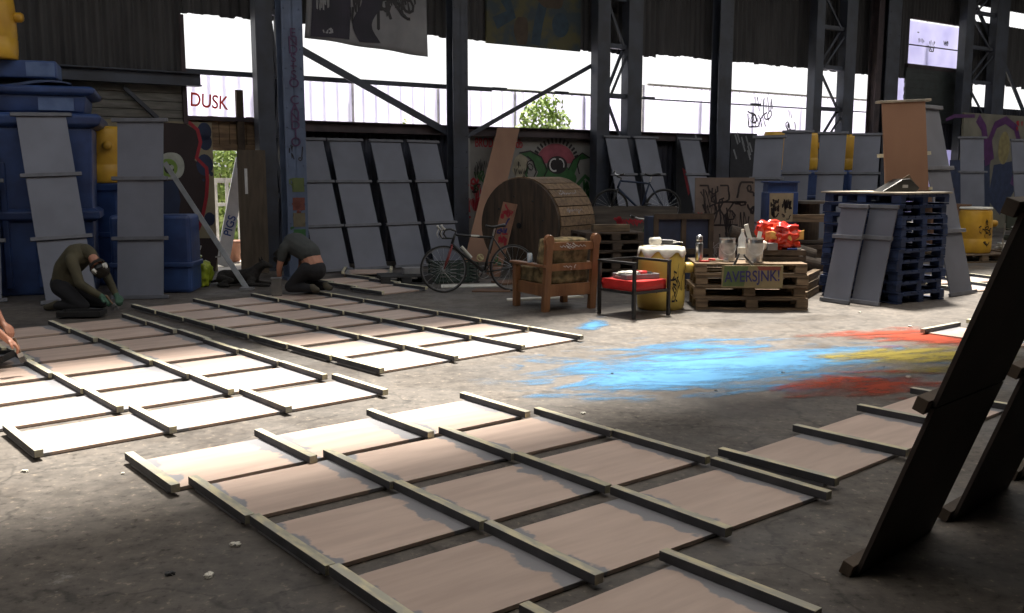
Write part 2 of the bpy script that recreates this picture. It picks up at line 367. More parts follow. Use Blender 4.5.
def scribble(mb, seed, cx, cz, w_, h_, n=5, width=.02, y=-.004):
    rd = random.Random(seed)
    for k in range(0, n, 2):
        x = cx - w_*rd.uniform(.2, .48); zc_ = cz + rd.uniform(-.34, .34)*h_; hh = h_*rd.uniform(.12, .26); p = []; q = 1
        while x < cx + w_*.48:
            p.append((x, max(cz-h_/2, min(cz+h_/2, zc_ + q*hh*rd.uniform(.4, 1.1))))); x += rd.uniform(.02, .12)*w_*(1 if q > 0 else .4); q = -q
            if rd.random() < .12: break
        if len(p) > 2: mb.ribbon(p, width, y)
    for k in range(1, n, 2):
        x0 = cx + rd.uniform(-.5, .5)*w_; z0 = cz + rd.uniform(-.5, .5)*h_; a = rd.uniform(0, 6.28); p = []; x, z = x0, z0
        c = rd.uniform(-1, 1)
        for i in range(14):
            p.append((min(cx+w_/2, max(cx-w_/2, x)), min(cz+h_/2, max(cz-h_/2, z))))
            c += rd.uniform(-.7, .7); c = max(-1.1, min(1.1, c)); a += c
            st = rd.uniform(.05, .12)*min(w_, h_)*1.3; x += math.cos(a)*st; z += math.sin(a)*st*1.2
        mb.ribbon(p, width, y)
    return mb

# ------------------------------------------------------------------ the shell of the shed
SMIN, SMAX, NMAX, HT = -14.0, 31.0, 25.0, 8.0
fl = MB(); P = [wl(SMIN, NMAX), wl(SMAX, NMAX), wl(SMAX, -.05), wl(SMIN, -.05)]
fl.slab([(p.x, p.y) for p in P], -.3, 0); struct(fl.build('floor', FLOOR))

def corrug(mb, s0, s1, z0, z1, per=.16, amp=.022, n=0.0, ragged=0.0, seed=1, k=6):
    cnt = max(2, int((s1-s0)/per*k)); rd = random.Random(seed); V0 = []; V1 = []; j = 0
    for i in range(cnt+1):
        s_ = s0+(s1-s0)*i/cnt; a = amp*math.sin(2*PI*s_/per)
        if i % 5 == 0: j = rd.uniform(-1, 1)*ragged
        V0.append(mb.bm.verts.new((s_, -n-a, z0+j))); V1.append(mb.bm.verts.new((s_, -n-a, z1)))
    for i in range(cnt): mb.bm.faces.new((V0[i], V0[i+1], V1[i+1], V1[i]))

TOPZ = Wp(600, 52)[1]; SILL = Wp(460, 127)[1]
sW1l = Wp(182, 60)[0]; sW1r = Wp(256, 60)[0]; zT1 = Wp(182, 15)[1]
hw0, hwz1 = Wp(911, 18); hw1, hwz0 = Wp(962, 72); hw0b, hwz0b = Wp(911, 66)
up = MB()
corrug(up, SMIN, sW1l, Wp(150, 72)[1], HT, seed=2)
corrug(up, sW1l, 7.5, TOPZ, HT, ragged=.02, seed=3)
corrug(up, 7.5, hw0, Wp(770, 65)[1], HT, ragged=.02, seed=4)
corrug(up, hw0, hw1, hwz1, HT, ragged=.03, seed=5)
t0, tz1 = Wp(970, 4); t1, tz0 = Wp(992, 24); t2 = Wp(1004, 20)[0]
o1z1 = Wp(980, 84)[1]; o1z0 = Wp(980, 107)[1]
corrug(up, hw1, t0, o1z1, HT, seed=6); corrug(up, t0, t1, tz1, HT, seed=7); corrug(up, t0, t1, o1z1, tz0, ragged=.05, seed=8)
corrug(up, t1, t2, o1z1, HT, seed=9); corrug(up, t2, 24.2, tz1, HT, seed=10); corrug(up, t2, 24.2, o1z1, tz0, ragged=.05, seed=11); corrug(up, 24.2, SMAX, o1z1, HT, seed=12)
struct(up.build('wall_back', CLAD, loc=W0, rot=T, solid=.02))

dl, dr = Wp(213, 200)[0], Wp(244, 200)[0]; dz = Wp(228, 150)[1]
lo = MB()
corrug(lo, SMIN, dl-1.4, 0, 2.5, seed=21)
corrug(lo, Wp(262, 200)[0], Wp(452, 200)[0], 0, SILL-.1, seed=22)
corrug(lo, Wp(598, 200)[0], Wp(905, 200)[0], 0, SILL, seed=23)
corrug(lo, hw0, 24.5, 2.4, o1z0, seed=24); corrug(lo, 24.5, SMAX, 0, o1z1, seed=25)
struct(lo.build('wall_back_lower', LOWCLAD, loc=W0, rot=T, solid=.02))
bk = MB(); bk.box(((SMIN+sW1l)/2, .05, (2.4+Wp(150, 80)[1])/2), (sW1l-SMIN, .02, Wp(150, 80)[1]-2.35)); struct(bk.build('wall_back_backing', CLAD, loc=W0, rot=T))
# pale boarded stretch above the left part of the wall
bd = MB(); z0, z1 = 2.45, Wp(150, 84)[1]; nb = 5
for i in range(nb): bd.box(((SMIN+sW1l)/2, .0, z0+(z1-z0)*(i+.5)/nb), (sW1l-SMIN, .03, (z1-z0)/nb-.012))
struct(bd.build('wall_back_boards', mat('pale_boards', (.17, .165, .15), (.10, .095, .085), scale=3, rough=.8, stretch=(1, 1, 6)), loc=W0, rot=T))
for nm, zz, s0, s1, th, mt in (('trim_1', Wp(150, 78)[1], SMIN, sW1l+.25, .2, STEEL), ('trim_2', Wp(460, 131)[1], -1.6, 15.9, .17, RUST)):
    b = MB(); b.box(((s0+s1)/2, -.06, zz), (s1-s0, .16, th)); b.box(((s0+s1)/2, -.12, zz+th/2), (s1-s0, .22, .02)); b.box(((s0+s1)/2, -.12, zz-th/2), (s1-s0, .22, .02))
    struct(b.build(nm, mt, loc=W0, rot=T))
# thin rail crossing the window openings
b = MB(); zr = Wp(350, 81)[1]
b.box(((sW1l+3.0)/2, 0, zr), (3.0-sW1l, .06, .085)); b.box((9.6, 0, zr), (13.2, .03, .03))
for s_ in (3.2, 4.8, 7.3, 10.9): b.box((s_, 0, zr+.02), (.35, .05, .06))
struct(b.build('trim_3', STEEL, loc=W0, rot=T))
# room sides and roof; the roof has an open strip of skylights running the length of the shed
def quadslab(pts, z0, z1, name, m):
    b = MB(); b.slab([(p.x, p.y) for p in pts], z0, z1); return struct(b.build(name, m))
quadslab([wl(SMIN-.2, -.1), wl(SMIN, -.1), wl(SMIN, NMAX), wl(SMIN-.2, NMAX)], 0, HT, 'wall_left', CLAD)
quadslab([wl(SMAX, -.1), wl(SMAX+.2, -.1), wl(SMAX+.2, NMAX), wl(SMAX, NMAX)], 0, HT, 'wall_right', CLAD)
quadslab([wl(SMIN, NMAX), wl(SMAX, NMAX), wl(SMAX, NMAX+.2), wl(SMIN, NMAX+.2)], 0, HT, 'wall_front', CLAD)
SK0, SK1 = 5.35, 8.65          # skylight strip, measured from the back wall
ROOFM = mat('roof_sheet', (.06, .055, .05), (.04, .036, .034), scale=1, rough=.8)
quadslab([wl(SMIN-.2, -4.0), wl(SMAX+.2, -4.0), wl(SMAX+.2, SK0), wl(SMIN-.2, SK0)], HT, HT+.12, 'ceiling', ROOFM)  # overhang past the back wall is added to keep sun out of the windows
quadslab([wl(SMIN-.2, SK1), wl(SMAX+.2, SK1), wl(SMAX+.2, SK1+.8), wl(SMIN-.2, SK1+.8)], HT, HT+.12, 'ceiling_middle', ROOFM)
quadslab([wl(SMIN-.2, SK1+5.6), wl(SMAX+.2, SK1+5.6), wl(SMAX+.2, NMAX+.3), wl(SMIN-.2, NMAX+.3)], HT, HT+.12, 'ceiling_front', ROOFM)
dm = bpy.data.materials.new('fill_light_sheet'); dm.use_nodes = True; N_ = dm.node_tree.nodes; N_.remove(N_['Principled BSDF'])  # unseen translucent roof sheet, added as soft fill light over the foreground
tb = N_.new('ShaderNodeBsdfTranslucent'); tb.inputs[0].default_value = (.31, .295, .28, 1); dm.node_tree.links.new(tb.outputs[0], N_['Material Output'].inputs[0])
b = MB(); b.bm.faces.new(b._addv([p + Vector((0, 0, HT+.06)) for p in (wl(SMIN, SK1+.8), wl(SMAX, SK1+.8), wl(SMAX, SK1+5.6), wl(SMIN, SK1+5.6))])); struct(b.build('ceiling_fill_light', dm))

# ------------------------------------------------------------------ columns, braces
def post(mb, s, n, wd, dp, z0=0, z1=HT, flange=True):
    if flange:
        mb.box((s, -n-dp/2+.012, (z0+z1)/2), (wd, .024, z1-z0)); mb.box((s, -n+dp/2-.012, (z0+z1)/2), (wd, .024, z1-z0)); mb.box((s, -n, (z0+z1)/2), (.03, dp, z1-z0))
    else: mb.box((s, -n, (z0+z1)/2), (wd, dp, z1-z0))
def lattice(xa, xb, xc, xd, label, m=STEEL, flip=1, n=.42):
    sa, sb, sc_, sd_ = [Wp(x, 100, n+.12)[0] for x in (xa, xb, xc, xd)]
    t = thing('lattice_column', label, 'column', wl((sa+sd_)/2, n), T); c = (sa+sd_)/2
    for a, b_ in ((sa, sb), (sc_, sd_)):
        mb = MB(); post(mb, (a+b_)/2-c, 0, b_-a, .24, flange=False); mb.build('post', m, t, bevel=.008)
        pl = MB(); pl.box(((a+b_)/2-c, 0, .02), (b_-a+.12, .36, .04)); pl.build('base_plate', m, t)
    x0, x1 = sb-c, sc_-c; br = MB(); zz = [.25, 1.3, 2.35, 3.35, 4.4, 5.4, 6.4, 7.4]
    for i, z in enumerate(zz): br.box(((x0+x1)/2, 0, z), (x1-x0, .1, .10))
    br.build('crossbar', m, t)
    d = MB()
    for i in range(len(zz)-1):
        a, b_ = (x0, x1) if (i+flip) % 2 else (x1, x0)
        d.beam((a, .05, zz[i]), (b_, .05, zz[i+1]), .07, .03, up=(0, 1, 0))
        d.beam((a+(b_-a)*.15, -.05, zz[i]), (b_, -.05, zz[i+1]-.2), .05, .03, up=(0, 1, 0))
    d.build('diagonal', m, t)
    return t
def single(xa, xb, label, m=STEEL, n=.42, y=100):
    sa, sb = Wp(xa, y, n+.12)[0], Wp(xb, y, n+.12)[0]
    t = thing('steel_column', label, 'column', wl((sa+sb)/2, n), T)
    mb = MB(); post(mb, 0, 0, sb-sa, .26); mb.build('post', m, t, bevel=.006)
    pl = MB(); pl.box((0, 0, .02), (sb-sa+.12, .38, .04)); pl.build('base_plate', m, t)
    rv = MB()
    for k in range(24):
        for sx_ in (-1, 1): rv.cyl((sx_*(sb-sa)*.36, -.135, .3+k*.3), (sx_*(sb-sa)*.36, -.15, .3+k*.3), .013, n=6)
    rv.build('rivets', m, t)
    return t, sb-sa
t = lattice(258, 275, 281, 284, 'dark steel lattice column right of the small left window')
bc, bw = single(283.5, 304.5, 'blue steel column with red graffiti lettering running down it', BLUESTEEL, n=1.95)
tx = 'ENDS+SO CANDIO'
for i, ch in enumerate(tx):
    if ch == ' ': continue
    z = Wp(294, 33+i*8.4, 2.1)[1]
    text('lettering', ch, .19, mat('dull_purple_paint', (.06, .025, .08), rough=.6), bc, Matrix.Translation((.0, -.142, z)), sx=1.1)
mb = MB(); scribble(mb, 5, 0, 2.0, .22, .3, 4, .018, -.134); mb.build('graffiti', INK, bc)
for k, (z, m_, hh) in enumerate(((1.5, mat('dull_lime', (.09, .12, .04)), .22), (1.2, mat('dull_rust', (.14, .04, .03)), .2), (.95, mat('dull_tan', (.13, .11, .07)), .22), (.7, INKG, .2))):
    mb = MB(); mb.box((.02, -.134, z), (.2, .004, hh)); scribble(mb, k+9, 0, z, .24, .26, 2, .03, -.1375); mb.build('sticker', m_, bc)
single(453, 468, 'plain grey steel column left of the green monster mural')
lattice(597.5, 610, 628, 642, 'dark steel lattice column right of the green monster mural', flip=0)
single(718, 731, 'grey blue steel column between the two wide windows, behind the graffiti board')
lattice(814, 822, 843.5, 854, 'blue grey steel lattice column right of the wide windows', flip=1)
single(884, 897, 'dark steel column left of the high square window')
single(874.5, 880, 'slim rusty post inside the last tall window', RUST, n=.36)
lattice(962, 970, 992, 1004, 'dark steel lattice column at the far right end of the wall', flip=1)

def brace(pa, pb, w_, label, n=.27, m=STEEL):
    a = Wp(*pa, n); b = Wp(*pb, n); t = MB(); c = ((a[0]+b[0])/2, (a[1]+b[1])/2)
    t.beam((a[0]-c[0], 0, a[1]-c[1]), (b[0]-c[0], 0, b[1]-c[1]), w_, .02, up=(0, 1, 0)); t.beam((a[0]-c[0], .03, a[1]-c[1]-.03), (b[0]-c[0], .03, b[1]-c[1]-.03), .02, .06, up=(0, 1, 0))
    o = t.build('diagonal_brace', m, loc=wl(c[0], n, c[1]), rot=T); return tag(o, label, 'brace')
brace((298, 48), (458, 138), .13, 'steel brace sloping down to the right across the window under the banner')
brace((598, 62), (466, 137), .085, 'steel brace sloping down to the left above the monster mural')
brace((124, 87), (158, 118), .06, 'thin brace across the pale boards at the left end', n=.1)
brace((1003, 60), (1024, 112), .14, 'steel brace in the small window at the far right edge')
brace((974, 0), (992, 40), .12, 'short brace in the small high window at the top right')

# high window, shutter, small windows
s0, s1 = hw0, hw1
b = MB(); zc = Wp(930, 47)[1]
b.box(((s0+s1)/2, 0, zc), (s1-s0, .03, .03)); b.box(((s0+s1)/2, -.04, hwz0), (s1-s0+.3, .12, .12)); b.box(((s0+s1)/2, -.04, hwz1), (s1-s0+.1, .08, .05))
struct(b.build('window_1', RUST, loc=W0, rot=T))
b = MB(); zt, zb = hwz0-.05, Wp(930, 123)[1]
for i in range(14): b.box(((s0+s1)/2+.15, -.05-.012*(i % 2), zb+(zt-zb)*(i+.5)/14), (s1-s0+.7, .05, (zt-zb)/14))
o = b.build('roller_shutter', mat('shutter_green', (.035, .045, .045), (.025, .03, .03), rough=.5), loc=W0, rot=T); o['kind'] = 'structure'; o.name = 'window_2'
yard = MB(); PP = [wl(-40, -.06), wl(60, -.06), wl(60, -40), wl(-40, -40)]
yard.slab([(p.x, p.y) for p in PP], -.3, -.02); o = yard.build('yard_ground', GROUND); o['kind'] = 'structure'
tag(o, 'pale yard ground outside the doorway', 'ground', kind='structure')
# left window frame pieces and boards over the door
b = MB()
b.box((sW1l, -.02, (zT1+2.5)/2), (.07, .12, zT1-2.5)); b.box((sW1r+.02, -.02, (zT1+2.4)/2), (.09, .12, zT1-2.4)); b.box(((sW1l+sW1r)/2, -.02, Wp(220, 119)[1]), (sW1r-sW1l, .12, .07))
struct(b.build('window_3', RUST, loc=W0, rot=T))
b = MB(); xa, xb = Wp(183, 130)[0], Wp(262, 130)[0]; za, zb = dz, Wp(220, 117)[1]
rd = random.Random(4); x = xa
while x < xb:
    wd = rd.uniform(.12, .2); b.box((x+wd/2, .03, (za+zb)/2+rd.uniform(-.02, .02)), (wd-.012, .03, zb-za)); x += wd
b.box(((xa+xb)/2, 0, za+.04), (xb-xa, .05, .1)); b.box(((xa+xb)/2, .06, (za+zb)/2), (xb-xa, .02, zb-za-.04))
o = b.build('door_header', WOOD, loc=W0, rot=T); tag(o, 'weathered vertical boards closing the gap above the bright doorway', 'boards')
b = MB(); sp = Wp(239, 110)[0]; b.box((sp, -.03, Wp(239, 105)[1]-.3), (.12, .08, 1.1)); tag(b.build('timber_post', DKWOOD, loc=W0, rot=T), 'short dark timber post standing up into the left window', 'post')

# ------------------------------------------------------------------ murals on the wall
def blob(cx, cz, rx, rz, n=28, wob=0.0, seed=0, a0=0, a1=2*PI):
    rd = random.Random(seed); ph = [rd.uniform(0, 6) for _ in range(3)]
    return [(cx+rx*math.cos(a)*(1+wob*math.sin(3*a+ph[0])), cz+rz*math.sin(a)*(1+wob*math.sin(4*a+ph[1]))) for a in [a0+(a1-a0)*i/n for i in range(n if a1-a0 > 6 else n+1)]]
# big eye mural left of the doorway
ml, mr_ = Wp(108, 200)[0], dl+.02; mc = (ml+mr_)/2
mu = thing('eye_mural', 'cream painted wall with a dark bulbous creature and a green eye, left of the doorway', 'mural', wl(mc, .02), T)
b = MB(); b.box((0, 0, 1.27), (mr_-ml, .05, 2.54)); b.build('wall_board', CREAM, mu)
def mp(px, py): q = Wp(px, py, .02); return q[0]-mc, q[1]
b = MB(); pts = [mp(*q) for q in ((158, 122), (185, 124), (196, 130), (200, 142), (197, 152), (194, 160), (201, 166), (207, 178), (206, 196), (203, 212), (199, 226), (193, 240), (186, 252), (180, 262), (158, 275))]
b.flat(pts, -.030); b.build('creature_body', MAROON, mu)
b = MB(); b.ribbon([mp(*q) for q in ((188, 122), (197, 130), (200, 142), (196, 158), (206, 168), (207, 180), (206, 196), (203, 212), (199, 226), (190, 246), (183, 262))], .06, -.033); b.build('outline', INKR, mu)
e = mp(172, 166); b = MB(); b.flat(blob(e[0]-.02, e[1], .22, .23, wob=.03), -.036); b.build('eye_white', mat('eye_white_paint', (.42, .44, .40), rough=.6), mu)
b = MB(); b.flat(blob(e[0]-.07, e[1]-.03, .15, .15), -.038); b.build('iris', LIME, mu)
b = MB(); b.flat(blob(e[0]-.06, e[1]-.05, .08, .08), -.040); b.build('pupil', INK, mu)
b = MB(); b.flat(blob(e[0]-.015, e[1]-.02, .035, .04), -.042); b.build('glint', mat('eye_white_paint', (.42, .44, .40)), mu)
b = MB()
for q, r_ in (((209, 132), .12), ((213, 142), .11), ((213, 165), .14), ((209, 219), .09), ((205, 143), .025), ((211, 174), .03), ((203, 180), .02), ((213, 216), .02)):
    c_ = mp(*q); b.flat(blob(min(c_[0], mr_-mc-r_-.01), c_[1], r_, r_*1.3, 16), -.031)
b.build('spots', DKBLUEP, mu)
b = MB(); b.flat([mp(*q) for q in ((160, 182), (176, 180), (180, 200), (176, 230), (172, 262), (160, 270))], -.034); b.build('blue_patch', DKBLUEP, mu)
b = MB(); b.flat([mp(*q) for q in ((182, 262), (196, 238), (212, 238), (218, 250), (214, 275), (182, 280))], -.035); b.build('dark_patch', MAROON, mu)
b = MB(); c_ = mp(205, 250); scribble(b, 31, c_[0], c_[1], .5, .25, 4, .025, -.04); b.build('graffiti', INKW, mu)
# monster mural
gl, gr_ = Wp(468, 180)[0], Wp(598, 180)[0]; gc = (gl+gr_)/2; gt = Wp(530, 132)[1]
mo = thing('monster_mural', 'off-white wall with a green winged one-eyed monster and pink spiky crest', 'mural', wl(gc, .02), T)
b = MB(); b.box((0, 0, gt/2), (gr_-gl, .05, gt)); b.build('wall_board', MURALW, mo)
def mq(px, py): q = Wp(px, py, .05); return q[0]-gc, q[1]
b = MB(); c_ = mq(556, 161); b.flat(blob(c_[0], c_[1]-.05, .52, .42, 30, a0=0, a1=PI), -.030); b.build('crest', PINK, mo)
b = MB()
for i in range(17):
    a = PI*(i+.5)/17; x_, z_ = c_[0]+.58*math.cos(a), c_[1]-.02+.46*math.sin(a); b.ribbon([(x_-.06*math.cos(a), z_-.06*math.sin(a)), (x_+.05*math.cos(a), z_+.05*math.sin(a))], .05, -.032)
b.build('crest_spikes', INK, mo)
b = MB()
b.flat([mq(*q) for q in ((519, 153), (530, 151), (541, 157), (546, 168), (541, 180), (532, 186), (538, 172), (532, 160))], -.033)
b.flat([mq(*q) for q in ((568, 170), (573, 160), (582, 153), (590, 158), (580, 160), (576, 170), (572, 180))], -.033)
c2 = mq(557, 179); b.flat(blob(c2[0], c2[1], .50, .30, 26, wob=.08, seed=3), -.031)
b.ribbon([mq(*q) for q in ((560, 193), (566, 187), (574, 192), (578, 184), (585, 176), (592, 182), (590, 192), (580, 198))], .09, -.034)
b.ribbon([mq(*q) for q in ((528, 166), (526, 175), (530, 184), (540, 188))], .05, -.034)
b.build('monster_body', INKG, mo)
b = MB(); c3 = mq(555, 184); b.flat(blob(c3[0], c3[1]-.02, .40, .17, 24, wob=.06, seed=5), -.036); b.build('mouth', INKR, mo)
b = MB()
for i in range(7): x_ = c3[0]-.3+i*.1; b.flat([(x_-.02, c3[1]+.09), (x_+.02, c3[1]+.09), (x_, c3[1]-.02)], -.038); b.flat([(x_+.03, c3[1]-.12), (x_+.07, c3[1]-.12), (x_+.05, c3[1]-.03)], -.038)
b.build('teeth', INKW, mo)
e = mq(557, 165); b = MB(); b.flat(blob(e[0], e[1], .27, .19, 24), -.039); b.build('eye_socket', INK, mo)
b = MB(); b.ribbon([(e[0]-.08+.12*math.cos(a), e[1]+.13*math.sin(a)) for a in [1.2+i*.4 for i in range(11)]], .035, -.041); b.ribbon([(e[0]+.06+.12*math.cos(a), e[1]+.13*math.sin(a)) for a in [-.4+i*.3 for i in range(8)]], .03, -.041); b.build('eye_white', INKW, mo)
b = MB()
for pts in (((519, 153), (530, 151), (541, 157), (547, 170), (541, 182)), ((527, 156), (533, 162), (536, 172), (532, 180), (538, 184)), ((568, 170), (573, 160), (582, 153), (591, 159)), ((580, 157), (577, 165), (579, 174))): b.ribbon([mq(*q) for q in pts], .03, -.043)
scribble(b, 8, *mq(523, 172), .5, .5, 5, .02, -.043)
scribble(b, 12, *mq(480, 175), .4, .7, 4, .02, -.043)
b.build('outline', INK, mo)
text('lettering', 'BROD', .26, INKR, mo, Matrix.Translation((mq(484, 143)[0], -.035, mq(484, 143)[1])), sx=.62)
text('lettering', 'db', .26, INKR, mo, Matrix.Translation((mq(519, 144)[0], -.035, mq(519, 144)[1])), sx=.7)
b = MB(); scribble(b, 18, *mq(478, 195), .5, .9, 6, .05, -.034); b.build('graffiti', INKR, mo)
b = MB(); scribble(b, 19, *mq(484, 180), .6, .5, 5, .04, -.036); scribble(b, 20, *mq(590, 190), .4, .6, 4, .06, -.036); b.build('graffiti', INKG, mo)
b = MB(); b.flat([mq(*q) for q in ((515, 158), (522, 152), (528, 160), (527, 176), (518, 180), (512, 170))], -.030); b.build('pale_patch', mat('pale_mural_patch', (.30, .27, .2)), mo)
# black and white graffiti patches right of it
for i, (xa, xb, ya, yb, lab) in enumerate(((676, 700, 136, 178, 'black panel with white brush marks and a red beak, between grey standing panels'), (730, 756, 134, 168, 'black panel with white slanting strokes right of the grey column'))):
    s0, s1 = Wp(xa, 150, .3)[0], Wp(xb, 150, .3)[0]; c_ = (s0+s1)/2; zt, zb = Wp((xa+xb)/2, ya)[1], Wp((xa+xb)/2, yb)[1]
    t = thing('graffiti_hoarding', lab, 'panel', wl(c_, .30), T)
    b = MB(); b.box((0, 0, (zt)/2), (s1-s0, .04, zt)); b.build('board', mat('black_board', (.02, .022, .03)), t)
    b = MB(); rd = random.Random(i)
    for k in range(9): x_, z_ = rd.uniform(-.4, .4)*(s1-s0), rd.uniform(zb+.3, zt-.1); b.ribbon([(x_-.06, z_+.13), (x_+.05, z_-.1)], .05, -.024)
    b.build('brush_marks', mat('grey_strokes', (.22, .23, .25)), t)
    if i == 0:
        b = MB(); b.flat(blob(.05, zt-.75, .1, .16), -.026); b.flat([(-.2, zt-.75), (0, zt-.85), (.1, zt-1.3), (.02, zt-1.4)], -.025); b.build('beak', INKR, t)
# right end: pale graffiti wall
s0, s1 = Wp(940, 150)[0], 26.0; c_ = (s0+s1)/2; zt = Wp(980, 116)[1]
rg = thing('graffiti_wall', 'pale wall covered with purple and blue looping graffiti at the right edge', 'mural', wl(c_, .66), T)
b = MB(); b.box((0, 0, zt/2), (s1-s0, .06, zt)); b.build('wall_board', mat('pale_graffiti_wall', (.20, .19, .15), (.13, .125, .10), scale=1.5), rg)
def mg(px, py): q = Wp(px, py, .70); return q[0]-c_, q[1]
b = MB(); b.ribbon([mg(*q) for q in ((978, 118), (984, 128), (986, 145), (988, 165))], .3, -.036); b.ribbon([mg(*q) for q in ((992, 160), (990, 140), (996, 125), (1006, 120), (1016, 128), (1020, 145), (1018, 165), (1012, 185))], .24, -.036); b.ribbon([mg(*q) for q in ((946, 120), (955, 116), (975, 116))], .1, -.036); b.build('loops', INKP, rg)
b = MB(); b.flat([mg(*q) for q in ((994, 165), (1018, 160), (1015, 190), (1000, 215), (988, 200))], -.034); b.flat([mg(*q) for q in ((950, 160), (990, 160), (990, 215), (950, 215))], -.033); b.build('blue_fade', INKBL if False else mat('mural_blue', (.03, .045, .10)), rg)
b = MB(); b.flat(blob(*mg(1004, 148), .32, .5, 24), -.038); b.build('pale_fill', mat('mural_fill', (.26, .22, .10)), rg)
b = MB(); scribble(b, 77, *mg(1019, 128), .35, .4, 5, .05, -.04); b.build('graffiti', INKR, rg)

# ------------------------------------------------------------------ outside: translucent fence, bushes, gate
def fence(s0, s1, z1, n, label):
    t = thing('corrugated_fence', label, 'fence', wl(0, n), T)
    b = MB(); corrug(b, s0, s1, 0, z1, per=.34, amp=.075, k=10); b.build('sheet', FENCE, t)
    b = MB(); b.box(((s0+s1)/2, -.1, z1), (s1-s0, .08, .06)); b.box(((s0+s1)/2, .1, z1-1.6), (s1-s0, .05, .08))
    x = s0
    while x < s1: b.box((x, .1, z1/2), (.08, .08, z1)); x += 2.4
    b.build('frame', GATEW, t)
    return t
NF = -5.0
f1 = fence(Wp(176, 90, NF)[0]-3, Wp(640, 90, NF)[0], Wp(400, 84, NF)[1], NF, 'white translucent corrugated fence outside the left windows, tagged in red')
f2 = fence(Wp(645, 90, NF)[0], 34, Wp(760, 93, NF)[1], NF, 'white translucent corrugated fence outside the right windows, tagged in black')
q = Wp(209, 102, NF+.08); text('lettering', 'DUSK', .42, INKBR, f1, Matrix.Translation((q[0], -.09, q[1])) @ Matrix.Rotation(R(4), 4, 'Y'), sx=.78)
b = MB(); q = Wp(765, 112, NF+.08)
scribble(b, 41, q[0]-.2, q[1], 1.5, 1.0, 7, .05, -.09); scribble(b, 42, Wp(790, 118, NF)[0], q[1]-.2, .8, .7, 4, .045, -.09); b.build('graffiti', INK, f2)
# hoarding with a tag seen through the high window
s_, z_ = Wp(942, 40, NF); t = thing('tall_hoarding', 'white hoarding with a black tag, seen through the high square window', 'hoarding', wl(s_, NF-.6), T)
b = MB(); b.box((0, 0, z_/2+.35), (5.5, .05, z_+.7)); b.build('sheet', FENCE, t)
b = MB()
for x in (-2.6, 0, 2.6): b.box((x, .1, z_/2), (.1, .1, z_))
b.build('post', GATEW, t)
b = MB(); scribble(b, 51, -.5, z_, .5, .6, 2, .04, -.03); scribble(b, 52, .35, z_-.05, .7, .6, 3, .04, -.03); scribble(b, 53, 1.2, z_-.1, .4, .5, 2, .04, -.03); b.build('graffiti', INK, t)
def bush(label, loc, rx, ry, rz, n=1500, seed=1, leaf=.09):
    t = thing('leafy_bush', label, 'bush', loc); rd = random.Random(seed); b = MB()
    for i in range(n):
        while True:
            p = Vector((rd.uniform(-1, 1), rd.uniform(-1, 1), rd.uniform(-1, 1)))
            if .25 < p.length < 1: break
        q = Vector((p.x*rx, p.y*ry, rz+p.z*rz)); u = Vector((rd.uniform(-1, 1), rd.uniform(-1, 1), rd.uniform(-1, 1))).normalized(); v = u.orthogonal().normalized(); l = leaf*rd.uniform(.6, 1.3)
        b.bm.faces.new(b._addv([q-u*l, q-v*l*.45, q+u*l, q+v*l*.45]))
    b.build('foliage', LEAF, t)
    b = MB()
    for i in range(7): a = i*.9; b.tube([(0, 0, 0), (rx*.3*math.cos(a), ry*.3*math.sin(a), rz*.8), (rx*.7*math.cos(a), ry*.7*math.sin(a), rz*1.5)], [.04, .03, .01], 6)
    b.build('stem', WOOD, t)
s_, z_ = Wp(545, 100, -3.2); bush('green bush growing up outside the window above the monster mural', wl(s_, -3.2, 0), .85, .5, z_/2+.12, 2600, 3)
s_, z_ = Wp(406, 117, -3.2); bush('small sprig of leaves at the sill under the long brace', wl(s_, -3.2, 0), .16, .16, z_/2, 260, 4, .07)
bush('sunlit green bush seen through the doorway', wl(Wp(228, 165, -4.4)[0], -4.4, 0), .75, .4, Wp(228, 146, -4.4)[1]/2, 2600, 5, .09)
# white gate and boards outside the door
sg, _ = Wp(226, 200, -3.4); t = thing('white_gate', 'white slatted gate standing outside the doorway', 'gate', wl(sg-.1, -3.4), T); zg = Wp(226, 178, -3.4)[1]
b = MB(); b.box((0, 0, zg-.05), (1.3, .05, .1)); b.box((0, 0, zg-.55), (1.3, .05, .07)); b.box((0, 0, .2), (1.3, .05, .1)); b.build('rail', GATEW, t)
for i in range(6):
    b = MB(); b.box((-.6+i*.24, -.03, zg/2), (.07, .03, zg)); b.build('slat', GATEW, t)
sb_, _ = Wp(222, 235, -1.2); t = thing('white_board', 'long white board with blue lettering leaning just outside the doorway', 'board', wl(sb_-.12, -.9), T)
b = MB(); b.beam((0, 0, 0), (.62, .5, 1.95), .24, .03, up=(0, 1, 0)); b.build('plank', mat('white_board_paint', (.75, .76, .8), (.65, .66, .7)), t)
M_ = Matrix.Translation((.22, .12, .72)) @ Matrix.Rotation(R(-72), 4, 'Y') @ Matrix.Rotation(R(-6), 4, 'X')
text('lettering', 'PIGS', .2, INKBL, t, M_)
for i, (px, py, w_, h_, m_, lab) in enumerate(((224, 240, .5, .3, GATEW, 'white sack slumped outside the door beside the leaning board'), (232, 225, .35, .5, mat('terracotta', (.5, .25, .17)), 'terracotta pot outside the doorway'))):
    s_, z_ = Wp(px, py, -2.0+i*.3); b = MB()
    if i: b.lathe([(.11, 0), (.14, .02), (.2, .34), (.22, .34), (.22, .4), (.19, .4), (.17, .36)], 20)
    else: b.pillow((0, 0, h_*.45), (w_, .4, h_), e=.5, wob=.25, seed=i)
    tag(b.build('plant_pot' if i else 'sack', m_, loc=wl(s_, -2.0+i*.3, 0), rot=T, smooth=True), lab, 'pot' if i else 'sack')

